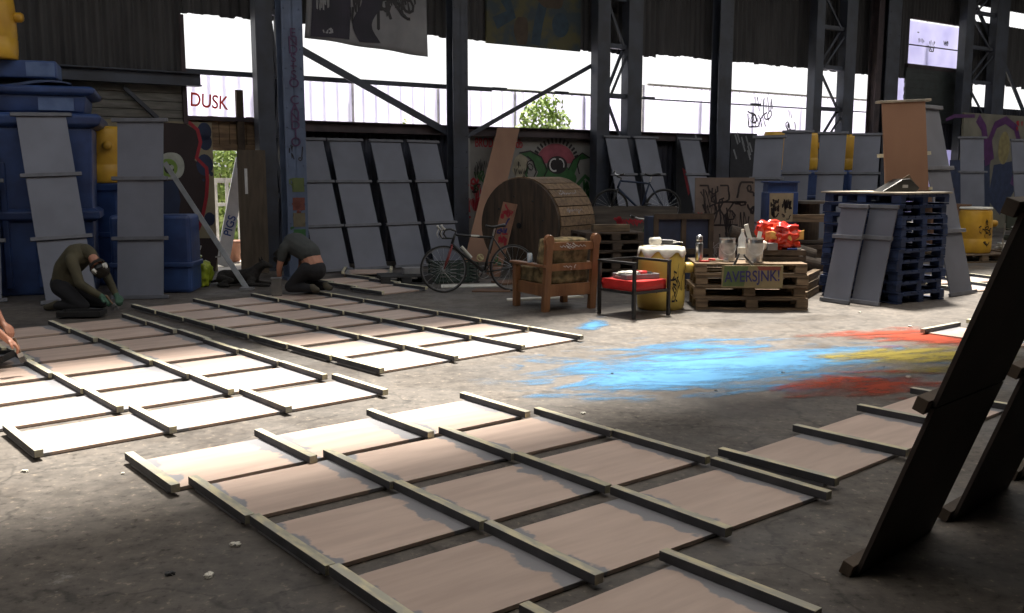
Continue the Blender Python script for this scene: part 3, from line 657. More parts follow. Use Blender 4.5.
# open door leaf of brown boards
s_, _ = Wp(252, 200, .75); dd = thing('door_leaf', 'open brown boarded door leaf with a narrow slot, right of the doorway', 'door', wl(s_, .75), T+R(-14)); zt = Wp(250, 150, .75)[1]
b = MB()
for i in range(4): b.box((-.16+i*.115, .004*(i%2), zt/2), (.1148, .035, zt))
b.build('boards', mat('door_boards', (.10, .075, .052), (.06, .045, .032), scale=4, stretch=(4, 4, .5)), dd)
b = MB(); b.box((.0, .03, zt-.25), (.44, .04, .1)); b.box((0, .03, .3), (.44, .04, .1)); b.build('ledge', WOOD, dd)
b = MB(); b.box((-.085, -.022, zt*.75), (.045, .012, .42)); b.build('slot_plate', GATEW, dd)

# ------------------------------------------------------------------ banner and painted cloth
s0, z0a = Wp(307, 38, .3); s1, z0b = Wp(427, 57, .3); c_ = (s0+s1)/2; ztop = 5.9
bn = thing('hanging_banner', 'torn grey banner with black swirling graffiti hanging across the window top', 'banner', wl(c_, .3, ztop), T)
w2 = (s1-s0)/2
def bf(u, v):
    x = -w2+2*w2*u; zb = z0a+(z0b-z0a)*u; z = ztop+(zb-ztop)*v
    return Vector((x+.05*math.sin(v*4)*(1-u)*(v), .05*math.sin(u*14+v*2)*v-.02, z-ztop))
b = MB(); b.surf(bf, 36, 16); b.build('cloth', mat('banner_cloth', (.30, .30, .31), (.20, .20, .215), scale=1.2, rough=.9), bn, solid=.006, smooth=True)
b = MB(); b.tube([(-w2-.15, 0, 0), (w2+.15, 0, 0)], .03); b.build('batten', STEEL, bn)
def onb(x, z):   # keeps strokes on the wavy cloth
    u = min(1, max(0, (x+w2)/(2*w2))); zb = z0a+(z0b-z0a)*u; v = min(1, max(0, z/(zb-ztop))); p = bf(u, v); return Vector((p.x, p.y-.02, p.z))
def cloth_strokes(name, m, seeds, width, area):
    b = MB()
    for sd_ in seeds:
        tmp = MB(); scribble(tmp, sd_, *area, 3, width, 0)
        mp_ = {v: b.bm.verts.new(onb(v.co.x, v.co.z)) for v in tmp.bm.verts}
        for f in tmp.bm.faces: b.bm.faces.new([mp_[v] for v in f.verts])
        tmp.bm.free()
    return b.build(name, m, bn)
b = MB(); b.surf(lambda u, v: onb(-w2+2*w2*(.04+.30*u), -.05-1.78*v), 12, 14); b.build('dark_patch', mat('banner_dark', (.035, .03, .05), (.02, .02, .03), scale=1.5), bn, solid=.002)
b = MB(); b.surf(lambda u, v: onb(-w2+2*w2*(.40+.16*u+.04*math.sin(v*7)), -.9-.95*v), 8, 12); b.build('dark_patch', mat('banner_dark', (.035, .03, .05)), bn, solid=.002)
cloth_strokes('graffiti', INK, (3, 6, 9), .055, (.62, -1.15, .9, .9))
cloth_strokes('graffiti', INK, (23, 26), .06, (-.2, -1.2, .5, .9))
cloth_strokes('graffiti', mat('banner_white', (.33, .33, .34)), (15, 17), .025, (-.85, -1.3, .4, .9))
s0, s1 = Wp(486, 20, .1)[0], Wp(580, 20, .1)[0]; c_ = (s0+s1)/2; zb = Wp(530, 47, .1)[1]; 
pb = thing('painted_board', 'dim yellow and blue painted board high on the wall above the monster mural', 'painting', wl(c_, .1, zb), T)
b = MB(); b.box((0, 0, .85), (s1-s0, .05, 1.7)); b.build('board', mat('dim_painting', (.075, .07, .028), (.03, .045, .055), scale=2.2, lo=.42, hi=.58), pb)
b = MB(); b.ribbon([(0.0, .05), (.08, .5), (.2, .9)], .22, -.03); b.ribbon([(-1.0, .4), (-.6, .6), (-.75, .9)], .25, -.03); b.flat(blob(.65, .5, .22, .25, 20), -.03); b.build('blue_figures', mat('dim_blue', (.02, .045, .07)), pb)
b = MB(); b.flat(blob(-.35, .3, .18, .3, 20, wob=.1), -.032); b.flat(blob(.4, 1.0, .35, .2, 20, wob=.1), -.032); b.build('ochre_figures', mat('dim_ochre', (.06, .04, .025)), pb)

# ------------------------------------------------------------------ panel strips: three plywood sheets across four battens
SEC, BL = .813, .757
def sheet_mesh(L_=SEC-.008, W_=.61):
    b = MB(); b.box((0, 0, .009), (L_, W_, .018)); return b
def make_strip(name, label, cat, nsec, bm_, sm_, loc, rot, group, edge=None, tall=.045, wd=.05, secs=None, SW=.61, BL=.75):
    secs = secs or [SEC]*nsec; xs = [0]
    for q_ in secs: xs.append(xs[-1]+q_)
    t = thing(name, label, cat, loc, rot, group); rd = random.Random(label)
    for j, q_ in enumerate(secs):
        b = sheet_mesh(q_-.008, SW); o = b.build('sheet', sm_, t); o.location = (xs[j]+q_/2, -BL/2, .0)
    for j, x in enumerate(xs):
        x += (.02 if j == 0 else (-.02 if j == len(secs) else 0)); b = MB(); b.box((0, 0, 0), (wd, BL, tall)); o = b.build('batten', bm_, t, bevel=.003); o.location = (x, -BL/2, .018+tall/2)
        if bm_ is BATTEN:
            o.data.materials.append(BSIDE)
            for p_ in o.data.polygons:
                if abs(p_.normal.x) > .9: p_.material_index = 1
        o.rotation_euler = (0, 0, rd.uniform(-.008, .008))
    return t
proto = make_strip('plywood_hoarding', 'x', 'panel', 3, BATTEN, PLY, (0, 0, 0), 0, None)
used = [False]
def floor_strip(x, y, ang, label, group, z=.004):
    if not used[0]:
        used[0] = True; proto.location = (x, y, z); proto.rotation_euler = (0, 0, ang); proto['label'] = label; proto['group'] = group; return proto
    return dup(proto, (x, y, z), ang, label, group)
GF = 'primed plywood panels laid flat in the foreground'
for x, y, a, lab in (
    (-2.241, 5.29, .685, 'bright flat plywood panel, farthest row of the foreground group beside the blue powder'),
    (-1.725, 4.856, .671, 'flat plywood panel, second row from the back of the foreground group'),
    (-1.237, 4.275, .678, 'flat plywood panel, middle row of the foreground group'),
    (-.751, 3.696, .669, 'flat plywood panel, second row from the front of the foreground group'),
    (-1.20, 2.31, .70, 'flat plywood panel nearest the camera, cut off by the bottom edge'),
    (1.215, 5.375, .725, 'flat plywood panel extending right towards the leaning dark panel, past the orange powder')):
    floor_strip(x, y, a, lab, GF)
ORD = ['nearest', 'second', 'third', 'fourth', 'fifth', 'sixth', 'farthest']
GL = 'primed plywood panels laid flat at the left'
for i in range(7):
    dx = [.03, -.03, -.02, -.02, .05, .03, .04][i]
    x = -3.296+dx*.8-math.sin(.745)*.755*i; y = 5.885+dx*.3+math.cos(.745)*.755*i
    floor_strip(x, y, .71, ('%s flat plywood panel of the left group, %s' % (ORD[i].capitalize() + (' row' if 0 < i < 6 else ''), 'in the brightest light' if i == 0 else ('where the gloved worker paints' if i == 6 else 'counted back from the bright front row'))), GL)
GM = 'primed plywood panels laid flat in the middle'
for i in range(7):
    x = -1.6-math.sin(.749)*.768*i; y = 8.238+math.cos(.749)*.768*i
    floor_strip(x, y, .733, ('%s flat plywood panel of the middle group, %s' % (ORD[i].capitalize() + (' row' if 0 < i < 6 else ''), 'brightest, pointing at the blue powder' if i == 0 else ('beside the leaning grey pole' if i == 6 else 'counted back from the bright front row'))), GM)
def short_strip(nsec, loc, ang, label, group, sm_=PLY, bm_=BATTEN, z=.004):
    return make_strip('plywood_hoarding', label, 'panel', nsec, bm_, sm_, (loc[0], loc[1], z), ang, group)
GB = 'small plywood panels behind the kneeling man'
short_strip(1, (-2.32, 13.42), .78, 'single flat plywood sheet closest to the bicycle front wheel', GB)
short_strip(1, (-2.78, 14.05), .78, 'single flat plywood sheet, middle one behind the kneeling man', GB)
short_strip(1, (-3.25, 14.65), .78, 'single flat plywood sheet, farthest one behind the kneeling man', GB)
short_strip(1, (-2.85, 15.95), .12, 'lone plywood sheet raised on timber below the leaning grey panels', GB, z=.05)
b = MB(); b.box((0, 0, .025), (.07, .8, .05)); b.box((.6, 0, .025), (.07, .8, .05)); tag(b.build('timber_bearers', WOOD, loc=(-2.74, 15.65, 0), rot=.12), 'pair of timber bearers under the raised plywood sheet', 'timber')
GR = 'plywood panels on the floor at the right'
short_strip(3, (4.52+.35, 9.98+.2), -.92, 'flat panel with its batten facing the red powder, left of the two', GR)
short_strip(3, (5.24+.42, 10.62+.2), -.92, 'flat panel beside it, mostly hidden behind the dark leaning panel', GR)
short_strip(3, (6.15, 13.9), .35, 'sunlit pale panel right of the pallet stack, near one', GR)
short_strip(3, (5.95, 14.75), .35, 'sunlit pale panel right of the pallet stack, far one', GR)

# standing strips: base edge from A along direction, leaning back
def stand(name, base, yaw, lean, label, group, nsec=3, roll=0.0, sm_=GREYP, bm_=GREYB, z=0.0, flip=False, secs=None, SW=.61, BL=.75):
    # local strip: x runs up the panel, y is across; battens face outwards
    t = make_strip(name, label, 'panel', nsec, bm_, sm_, (0, 0, 0), 0, group, tall=.035, wd=.05, secs=secs, SW=SW, BL=BL)
    # columns: x->up, y->right(along yaw), z->out to the viewer
    right = Vector((math.cos(yaw), math.sin(yaw), 0)); out0 = Vector((math.sin(yaw), -math.cos(yaw), 0))
    upv = (Vector((0, 0, 1))*math.cos(lean) - out0*math.sin(lean)); out = right.cross(upv)*-1
    out = (out0*math.cos(lean) + Vector((0, 0, 1))*math.sin(lean))
    X = (upv*math.cos(roll) + right*math.sin(roll)); Yv = out.cross(X)
    M = Matrix((X, Yv, out)).transposed().to_4x4()
    if flip:
        M = Matrix((X, -Yv, -out)).transposed().to_4x4()
    cen = M @ Vector((0, -BL/2, 0)); M.translation = Vector((base[0], base[1], z)) - cen + Vector((0, 0, .004))
    # lift so that the lowest corner meets the floor
    lowest = min((M @ Vector((x_, y_, z_))).z for x_ in (0, .05) for y_ in (0, -BL) for z_ in (0, .053)); M.translation.z += z - lowest + .001
    t.matrix_world = M; return t
GS = 'grey panels leaning on the back wall behind the kneeling man'
for i, (px, lab) in enumerate(((333.5, 'grey panel leaning on the back wall right beside the blue column'), (371.5, 'grey panel leaning on the back wall, second right of the blue column'), (412, 'grey panel leaning on the back wall, third right of the blue column'), (449, 'grey panel leaning on the back wall behind the bicycle'))):
    s_ = None
    n_ = 1.4; s_, z_ = Wp(px, 268, n_)
    stand('grey_hoarding', wl(s_, n_), T, R(23.5), lab, GS, roll=R(-.5+i*.3), secs=[.83]*3, BL=.70)
# left group
stand('grey_hoarding', G(72, 303)[:2], T+.0, R(20), 'grey panel leaning on the blue tanks behind the masked worker', 'grey panels leaning at the left', roll=R(-2), secs=[.87]*3)
stand('grey_hoarding', G(141, 299)[:2], .04, R(10), 'upright grey panel right of the masked worker', 'grey panels leaning at the left', roll=R(-.5))
stand('grey_hoarding', G(-24, 303)[:2], T-.25, R(15), 'grey panel cut off by the left edge of the picture', 'grey panels leaning at the left')
# right back
GSR = 'grey panels standing along the right part of the back wall'
for px, n_, ln, lab in ((668, 1.35, 18, 'grey panel leaning on the back wall right of the lattice column'), (639, 1.35, 18, 'grey panel partly hidden by the lattice column with yellow marks'), (712, 1.35, 18, 'grey panel leaning behind the upright graffiti board'),
        (761, 4.6, 15, 'lower grey panel in front of its neighbours, behind the small scribbled board'), (790, 4.2, 15, 'grey panel leaning left of the yellow drum at the back wall'), (826, 4.2, 15, 'grey panel leaning between the two back wall yellow drums'), (861, 4.2, 15, 'grey panel leaning left of the tall brown board'), (974, 3.6, 8, 'grey panel leaning before the purple graffiti wall behind the scribbled yellow drum')):
    s_, z_ = Wp(px, 225, n_); P_ = wl(s_, n_)
    if 730 < px < 900: stand('grey_hoarding', P_, R(-24), R(ln), lab, GSR, secs=[.87]*3 if px != 761 else [.82]*3, SW=.52, BL=.62)
    elif px > 900: stand('grey_hoarding', wl(s_, n_), R(5), R(ln), lab, GSR, secs=[.87]*3)
    else: stand('grey_hoarding', wl(s_, n_), T, R(ln), lab, GSR, secs=[.87]*3)
stand('grey_hoarding', wl(Wp(1024, 225, 3.4)[0], 3.4), T, R(8), 'grey panel cut off by the right edge of the picture', GSR, secs=[.87]*3)

# the dark foreground panels leaning at the right
pA = Vector((1.705, 3.985)); ya = R(43.5)
def stand_under(base, label, z=0.0, lean=19.5):
    # seen from beneath: the face with the battens looks away from the camera
    right = Vector((math.cos(ya), math.sin(ya), 0)); side = Vector((math.sin(ya), -math.cos(ya), 0))
    upv = Vector((0, 0, 1))*math.cos(R(lean)) + side*math.sin(R(lean)); out = -side*math.cos(R(lean)) + Vector((0, 0, 1))*math.sin(R(lean))
    t = make_strip('leaning_hoarding', label, 'panel', 3, DKWOOD, mat('dark_panel', (.045, .032, .026), (.03, .022, .018), scale=3, rough=.7), (0, 0, 0), 0, 'dark panels leaning close to the camera', tall=.05, wd=.06, SW=.72, BL=.80)
    M = Matrix((upv, out.cross(upv), out)).transposed().to_4x4(); cen = M @ Vector((0, -.40, 0)); M.translation = Vector((base[0], base[1], 0)) - cen
    lowest = min((M @ Vector((x_, y_, z_))).z for x_ in (0, .05) for y_ in (0, -BL) for z_ in (0, .068)); M.translation.z -= lowest - .001
    t.matrix_world = M; return t
stand_under(pA, 'dark panel leaning steeply close to the camera at the right, the nearest one')
for k_, lb_ in enumerate(('second dark panel leaning behind the nearest one at the right edge', 'third dark panel of the leaning row at the right edge', 'farthest dark panel of the leaning row, almost out of the picture')):  # third and farthest are added past the right edge to block back light
    stand_under((1.735+.66*(k_+1), 3.985+.626*(k_+1)), lb_)
# the trestle they rest on, just out of the picture
tr = thing('timber_trestle', 'timber trestle holding up the two dark leaning panels', 'trestle', (2.86, 3.66, 0), ya)
b = MB(); b.box((1.1, .0, 2.02), (4.4, .09, .1)); b.build('top_rail', DKWOOD, tr)
for x in (-.9, 1.1, 3.1):
    for y in (-.35, .35):
        b = MB(); b.beam((x, y*1.1, 0), (x, y*.1, 2.0), .07, .07); b.build('leg', DKWOOD, tr)

# ------------------------------------------------------------------ coloured powder on the floor
def powder(name, label, cat, c, a, bb, ang, m, n=1):
    b = MB(); b.bm.faces.new(b._addv([(a*math.cos(2*PI*i/40), bb*math.sin(2*PI*i/40), 0) for i in range(40)]))
    o = b.build(name, m, loc=(c[0], c[1], .002+.0012*n), rot=ang); tag(o, label, cat, kind='stuff'); return o
BLUEC = (.055, .195, .37)
powder('blue_powder', 'bright blue powder thrown over the middle of the floor, main streaks', 'powder', G(735, 362), 2.55, 1.5, .28, powder_mat('blue_pigment', BLUEC, 2.55, 1.5, 2.6), 1)
powder('blue_powder', 'blue powder streaks nearest the flat panels', 'powder', G(668, 381), 1.7, .75, .2, powder_mat('blue_pigment_front', BLUEC, 1.7, .75, 3.0), 2)
powder('blue_powder', 'faint blue powder trail beside the red chair', 'powder', G(592, 325), .22, .7, -.2, powder_mat('blue_pigment_trail', BLUEC, .22, .7, 3), 3)
powder('orange_powder', 'orange red powder patch nearer the flat panels', 'powder', G(868, 385), 1.25, .6, .2, powder_mat('orange_pigment', (.30, .035, .008), 1.25, .62, 1.6), 4)
powder('orange_powder', 'orange red powder patch farther back beside the grey pallet stack', 'powder', G(912, 337), 1.35, .8, .2, powder_mat('orange_pigment_back', (.30, .035, .008), 1.4, .75, 1.6), 5)
powder('yellow_powder', 'yellow powder patch between the two orange ones', 'powder', G(915, 358), 1.4, .7, .3, powder_mat('yellow_pigment', (.27, .215, .03), 1.35, .75, 1.7), 6)

# ------------------------------------------------------------------ yellow drums
def drum(label, loc, rot, r=.29, h=.84, m=YEL, lid=True, seed=1, group=None, lug=True, graf=True, drip=False):
    t = thing('yellow_drum', label, 'drum', loc, rot, group); b = MB()
    b.lathe([(r*.93, 0), (r*.97, .02), (r, .1), (r*1.01, h*.30), (r*.985, h*.31), (r*1.0, h*.33), (r*.99, h*.62), (r*.97, h*.78), (r*.94, h*.90), (r*.86, h*.97)], 28); b.build('body', m, t, smooth=True)
    b = MB()
    if drip:
        def fn(u, v):
            a = 2*PI*u; rr = v*r*1.03; dr = .05+.055*abs(math.sin(a*3.5))+.03*math.sin(a*8+1); z = h*.985 - .02*v*v
            if v > .93: z -= dr*(v-.93)/.07
            return Vector((rr*math.cos(a), rr*math.sin(a), z+.0))
        b.surf(fn, 64, 28); b.build('paint_crust', mat('white_paint_crust', (.85, .82, .74), (.7, .66, .58), scale=8, rough=.4), t, smooth=True, solid=.008)
    elif lid:
        b.lathe([(r*.5, h*.955), (r*.95, h*.955), (r*.97, h*.975), (r*.93, h), (r*.2, h*1.01)], 28); b.build('lid', WHITEP if graf else m, t, smooth=True)
    if lug:
        b = MB(); b.lathe([(.055, 0), (.068, .02), (.068, .09), (.05, .12)], 14, c=(r*.93, 0, h*.64), M=Matrix.Rotation(PI/2, 4, 'Y')); b.build('side_spout', m, t, smooth=True)
    if graf:
        b = MB(); rd = random.Random(seed)
        for k in range(6):
            a0 = rd.uniform(-2.4, -.7); z = rd.uniform(.2, .62)*h; pts = []
            for i in range(9): a0 += rd.uniform(-.16, .18); z += rd.uniform(-.09, .09); z = min(h*.75, max(.12, z)); pts.append((a0, z))
            for (a, z1), (c, z2) in zip(pts, pts[1:]):
                q = [Vector((r*1.02*math.cos(x_), r*1.02*math.sin(x_), z_)) for x_, z_ in ((a, z1-.012), (c, z2-.012), (c, z2+.012), (a, z1+.012))]
                b.bm.faces.new(b._addv(q))
        b.build('graffiti', INK, t, solid=.001)
    return t
c_ = G(664, 311); drum('pale yellow drum crusted with white paint, beside the red chair', (c_.x, c_.y+.28, 0), -.05, .295, .80, YELP, drip=True, seed=3)
YD = (9.0, 18.35)
drum('yellow drum with black scribbles standing on a low pallet at the right', (YD[0], YD[1], .16), -.1, .31, .88, YEL, seed=6)

# items on the crusted drum
dx, dy, dz_ = c_.x, c_.y+.28, .80
t = thing('white_mug', 'white mug lying on its side on the crusted yellow drum', 'mug', (dx-.09, dy-.06, dz_+.045), (0, 0, .4))
b = MB(); b.lathe([(.02, -.07), (.045, -.068), (.05, .06), (.044, .06), (.04, -.05)], 18, M=Matrix.Rotation(PI/2, 4, 'Y')); b.build('cup', WHITEP, t, smooth=True)
b = MB(); b.ring((.0, -.05, .02), (0, .3, 1), .028, .007, 14, 6); b.build('handle', WHITEP, t)
t = thing('drill', 'dark cordless drill lying on the crusted yellow drum', 'drill', (dx+.08, dy-.04, dz_+.035), (0, 0, -.1))
b = MB(); b.cyl((-.1, 0, 0), (.05, 0, 0), .03, .026); b.beam((-.07, 0, 0), (-.09, .11, -.01), .035, .03); b.build('body', BLACK, t, bevel=.004)
b = MB(); b.cyl((.05, 0, 0), (.09, 0, 0), .018, .012); b.cyl((.09, 0, 0), (.17, 0, -.004), .004); b.build('chuck', CHROME, t)

# ------------------------------------------------------------------ wooden armchair seen from behind
ac = thing('armchair', 'rustic wooden armchair with rounded finials and mottled brown cushions, seen from behind', 'armchair', (.70, 11.55, 0), R(30))
# local: x across, y towards the front of the chair (away from us)
wx, dyc = .34, .66
for sx_ in (-1, 1):
    b = MB(); pts = [(-.045, 0), (.045, 0), (.045, .80)] + [(.062*math.cos(a), .875+.075*math.sin(a)) for a in [-.8+i*(PI+1.6)/10 for i in range(11)]] + [(-.045, .80)]
    M_ = Matrix.Rotation(R(6), 4, 'X')
    b.prism(pts, -.035, .035); bmesh.ops.rotate(b.bm, verts=b.bm.verts, cent=(0, 0, 0), matrix=Matrix.Rotation(R(5), 3, 'X'))
    o = b.build('back_post', CHAIRW, ac, bevel=.006); o.location = (sx_*wx, 0, 0)
    b = MB(); b.box((sx_*(wx+.02), dyc, .28), (.08, .075, .56)); b.build('front_leg', CHAIRW, ac, bevel=.006)
    b = MB(); b.box((sx_*(wx+.03), dyc/2-.0, .565), (.105, dyc+.16, .035)); b.build('armrest', CHAIRW, ac, bevel=.01)
    b = MB(); b.box((sx_*wx, dyc/2, .26), (.04, dyc-.08, .15)); b.build('side_rail', CHAIRW, ac, bevel=.004)
b = MB(); b.box((0, -.07, .80), (2*wx-.08, .04, .10)); b.build('top_rail', CHAIRW, ac, bevel=.005)
b = MB(); b.box((0, -.045, .545), (2*wx-.08, .035, .09)); b.build('middle_rail', CHAIRW, ac, bevel=.005)
b = MB(); b.box((0, -.02, .26), (2*wx-.08, .035, .15)); b.box((0, dyc, .26), (2*wx-.04, .035, .15)); b.build('seat_rail', CHAIRW, ac, bevel=.005)
b = MB(); b.pillow((0, dyc/2+.02, .42), (2*wx-.06, dyc+.02, .2), e=.22, wob=.06, seed=2); b.build('seat_cushion', CUSH, ac, smooth=True)
b = MB(); b.pillow((-.03, .09, .68), (2*wx-.03, .18, .42), M=Matrix.Rotation(R(6), 3, 'X'), e=.25, wob=.08, seed=4); b.build('back_cushion', CUSH, ac, smooth=True)
b = MB(); scribble(b, 91, 0, .80, .4, .07, 4, .01, -.0935); scribble(b, 92, .03, .545, .34, .06, 4, .01, -.066); b.build('graffiti', INKW, ac)
p_ = ac.matrix_world
def acw(x, y, z): return Matrix.Translation(ac.location) @ Matrix.Rotation(R(30), 4, 'Z') @ Vector((x, y, z))
t = thing('drink_can', 'blue and silver drink can on the arm of the wooden armchair', 'can', acw(-.37, .32, .583), 0)
b = MB(); b.lathe([(.024, 0), (.032, .008), (.032, .10), (.027, .115), (.026, .117)], 16); b.build('can_body', mat('blue_can', (.2, .38, .62), (.6, .65, .7), scale=14), t, smooth=True)
b = MB(); b.cyl((0, 0, .117), (0, 0, .119), .022); b.build('can_lid', CHROME, t)

# ------------------------------------------------------------------ low metal chair with red seat
rc = thing('metal_chair', 'low square black metal chair with a red vinyl seat', 'chair', (1.46, 11.2, 0), R(38))
hw = .29
for sx_, sy_ in ((-1, -1), (1, -1), (1, 1), (-1, 1)):
    b = MB(); b.box((sx_*hw, sy_*hw, .33), (.036, .036, .66)); b.build('leg', BLACK, rc, bevel=.003)
for sx_ in (-1, 1):
    b = MB(); b.box((sx_*hw, 0, .645), (.045, 2*hw+.04, .03)); b.build('armrest', BLACK, rc, bevel=.004)
b = MB(); b.box((0, hw, .645), (2*hw, .03, .03)); b.box((0, -hw, .30), (2*hw, .03, .03)); b.box((0, hw, .30), (2*hw, .03, .03)); b.box((-hw, 0, .30), (.03, 2*hw, .03)); b.box((hw, 0, .30), (.03, 2*hw, .03)); b.build('frame_rail', BLACK, rc)
b = MB(); b.pillow((0, 0, .37), (2*hw-.03, 2*hw-.03, .13), e=.12, wob=.03, seed=6); b.build('seat_cushion', RED, rc, smooth=True)
def rcw(x, y, z): return Matrix.Translation(rc.location) @ Matrix.Rotation(R(38), 4, 'Z') @ Vector((x, y, z))
t = thing('paint_tray', 'grey plastic tray on the red seat', 'tray', rcw(.02, -.01, .437), R(25))
b = MB(); b.slab([(-.22, -.15), (.22, -.15), (.22, .15), (-.22, .15)], 0, .012)
for c_2, d_2 in (((0, -.15, .03), (.46, .015, .06)), ((0, .15, .03), (.46, .015, .06)), ((-.225, 0, .03), (.015, .3, .06)), ((.225, 0, .03), (.015, .3, .06))): b.box(c_2, d_2)
b.build('tray_shell', GREYPL, t, bevel=.004)
b = MB(); b.pillow((0, 0, .03), (.24, .15, .06), e=.4, wob=.4, seed=9); tag(b.build('rag', WHITEP, loc=rcw(-.08, .03, .46), rot=R(40), smooth=True), 'crumpled white rag in the tray on the red seat', 'rag')
t = thing('power_tool', 'red and black power tool lying in the tray on the red seat', 'tool', rcw(.12, -.02, .49), R(20))
b = MB(); b.cyl((-.07, 0, 0), (.05, 0, 0), .036, .03); b.build('body', INKBR, t, smooth=True)
b = MB(); b.cyl((.05, 0, 0), (.12, 0, -.01), .022); b.beam((-.05, 0, 0), (-.09, -.08, -.01), .035, .03); b.build('handle', BLACK, t)

# ------------------------------------------------------------------ pallets
def pallet_parts(t, L_=1.2, W_=.8, h=.144, m=PALW):
    b = MB(); n = 7
    for i in range(n): b.box((0, -W_/2+W_*(i+.5)/n, h-.011), (L_, W_/n-.02, .022))
    b.build('top_deck', m, t)
    for y in (-W_/2+.05, 0, W_/2-.05):
        for x in (-L_/2+.07, 0, L_/2-.07):
            b = MB(); b.box((x, y, h/2-.002), (.14, .10, h-.062)); b.build('block', m, t)
    b = MB()
    for y in (-W_/2+.05, 0, W_/2-.05): b.box((0, y, .011), (L_, .10, .022)); 
    for x in (-L_/2+.07, 0, L_/2-.07): b.box((x, 0, h-.032), (.14, W_, .02))
    b.build('bottom_deck', m, t)
PROTO = {}
def pallet(label, loc, rot, group, L_=1.2, W_=.8, h=.144, m=PALW):
    k = (L_, W_, h, m.name)
    if k in PROTO: return dup(PROTO[k], loc, (0, 0, rot), label, group)
    t = thing('pallet', label, 'pallet', loc, rot, group); pallet_parts(t, L_, W_, h, m); PROTO[k] = t; return t
# front stack with the tools on top
PX, PY, PR = 2.98, 11.95, R(-4)
def pw(x, y, z): return Matrix.Translation((PX, PY, 0)) @ Matrix.Rotation(PR, 4, 'Z') @ Vector((x, y, z))
lv = ['bottom', 'second', 'third', 'top']
for i in range(4):
    pallet('timber pallet, %s of the four under the paint tins' % lv[i], pw((.02, -.02, .015, -.01)[i], (0, .02, -.015, 0)[i], .1443*i), PR+R((0, 1, -1, .5)[i]), 'timber pallets under the paint tins', L_=1.36)
TOP = .1443*4+.001
gb = thing('graffiti_board', 'small board with blue lettering fixed to the front of the pallet stack', 'board', pw(.0, -.445, .30), PR)
b = MB(); b.box((.0, 0, .12), (.74, .02, .27)); b.build('board', mat('tan_board', (.26, .20, .11), (.18, .15, .07)), gb)
b = MB(); b.flat([(-.36, 0), (-.1, 0), (-.05, .25), (-.34, .25)], -.0108); b.build('green_fill', mat('dull_green_fill', (.10, .14, .05)), gb)
text('lettering', 'AVERSJNK!', .19, INKB, gb, Matrix.Translation((0, -.012, .12)) @ Matrix.Rotation(R(-2), 4, 'Y') @ Matrix.Shear('XY', 4, (0, 0)), sx=.74)
b = MB(); b.flat([(.08, .2), (.34, .2), (.34, .25), (.05, .25)], -.0109); b.build('red_fill', mat('dull_red_fill', (.25, .06, .04)), gb)
# things on the stack
def onp(x, y, z=0): return pw(x, y, TOP+z)
t = thing('flask', 'steel vacuum flask standing at the left end of the pallet stack', 'flask', onp(-.61, -.12), 0)
b = MB(); b.lathe([(.045, 0), (.048, .01), (.048, .22), (.04, .245)], 18); b.build('body', CHROME, t, smooth=True)
b = MB(); b.lathe([(.043, .225), (.043, .25)], 18); b.build('collar', BLACK, t)
b = MB(); b.lathe([(.04, .25), (.042, .27), (.04, .31), (.022, .33)], 18); b.build('cup', CHROME, t, smooth=True)
def tin(label, loc, h=.27, r=.09, rot=0.0, m=None, band=None):
    t = thing('paint_tin', label, 'tin', loc, rot, 'paint tins on the pallet stack'); m = m or CHROME
    b = MB(); b.lathe([(r, 0), (r*1.02, .006), (r, .012), (r, h-.012), (r*1.03, h-.004), (r*1.02, h), (r*.93, h), (r*.92, h-.05), (r*.3, h-.06)], 24); b.build('can_body', m, t, smooth=False)
    b = MB(); b.tube([(r*math.cos(a), -r*.4-r*.75*math.sin(a), h*.72-.12*math.sin(a)) for a in [i*PI/10 for i in range(11)]], .003, 6); b.build('wire_handle', CHROME, t)
    b = MB(); b.lathe([(r*1.004, h*.18), (r*1.004, h*.8)], 24); b.build('paper_label', band or mat('stained_label', (.42, .40, .38), (.25, .24, .23), scale=12), t)
    return t
tin('silver paint tin standing further back on the pallet stack', onp(-.26, -.10), .29, .10)
tin('white labelled paint tin at the front of the pallet stack, a brush sticking out', onp(.06, -.20), .30, .105, band=mat('white_label', (.62, .6, .56), (.4, .38, .36), scale=7))
t = thing('paint_brush', 'paint brush standing in the white labelled tin', 'brush', onp(.10, -.20, .235), (R(-8), R(12), 0))
b = MB(); b.box((0, 0, .10), (.05, .012, .1)); b.build('bristles', WHITEP, t); b = MB(); b.cyl((0, 0, .04), (0, 0, -.0), .01); b.box((0, 0, .045), (.055, .016, .03)); b.build('handle', WOOD, t)
b = MB(); b.box((0, 0, .09), (.05, .02, .3)); tag(b.build('stir_stick', WHITEP, loc=onp(.02, -.17, .24), rot=(R(5), R(-18), 0)), 'pale stirring stick in the white labelled tin', 'stick')
t = thing('bottle', 'clear plastic bottle with a white cap behind the paint tins', 'bottle', onp(-.02, .22), 0)
b = MB(); b.lathe([(.05, 0), (.056, .01), (.056, .16), (.05, .19), (.056, .22), (.05, .27), (.022, .33), (.02, .35)], 20); b.build('bottle_body', CLEAR, t, smooth=True)
b = MB(); b.cyl((0, 0, .35), (0, 0, .385), .021); b.build('cap', WHITEP, t)
b = MB(); b.lathe([(.0575, .07), (.0575, .15)], 20); b.build('paper_label', WHITEP, t)
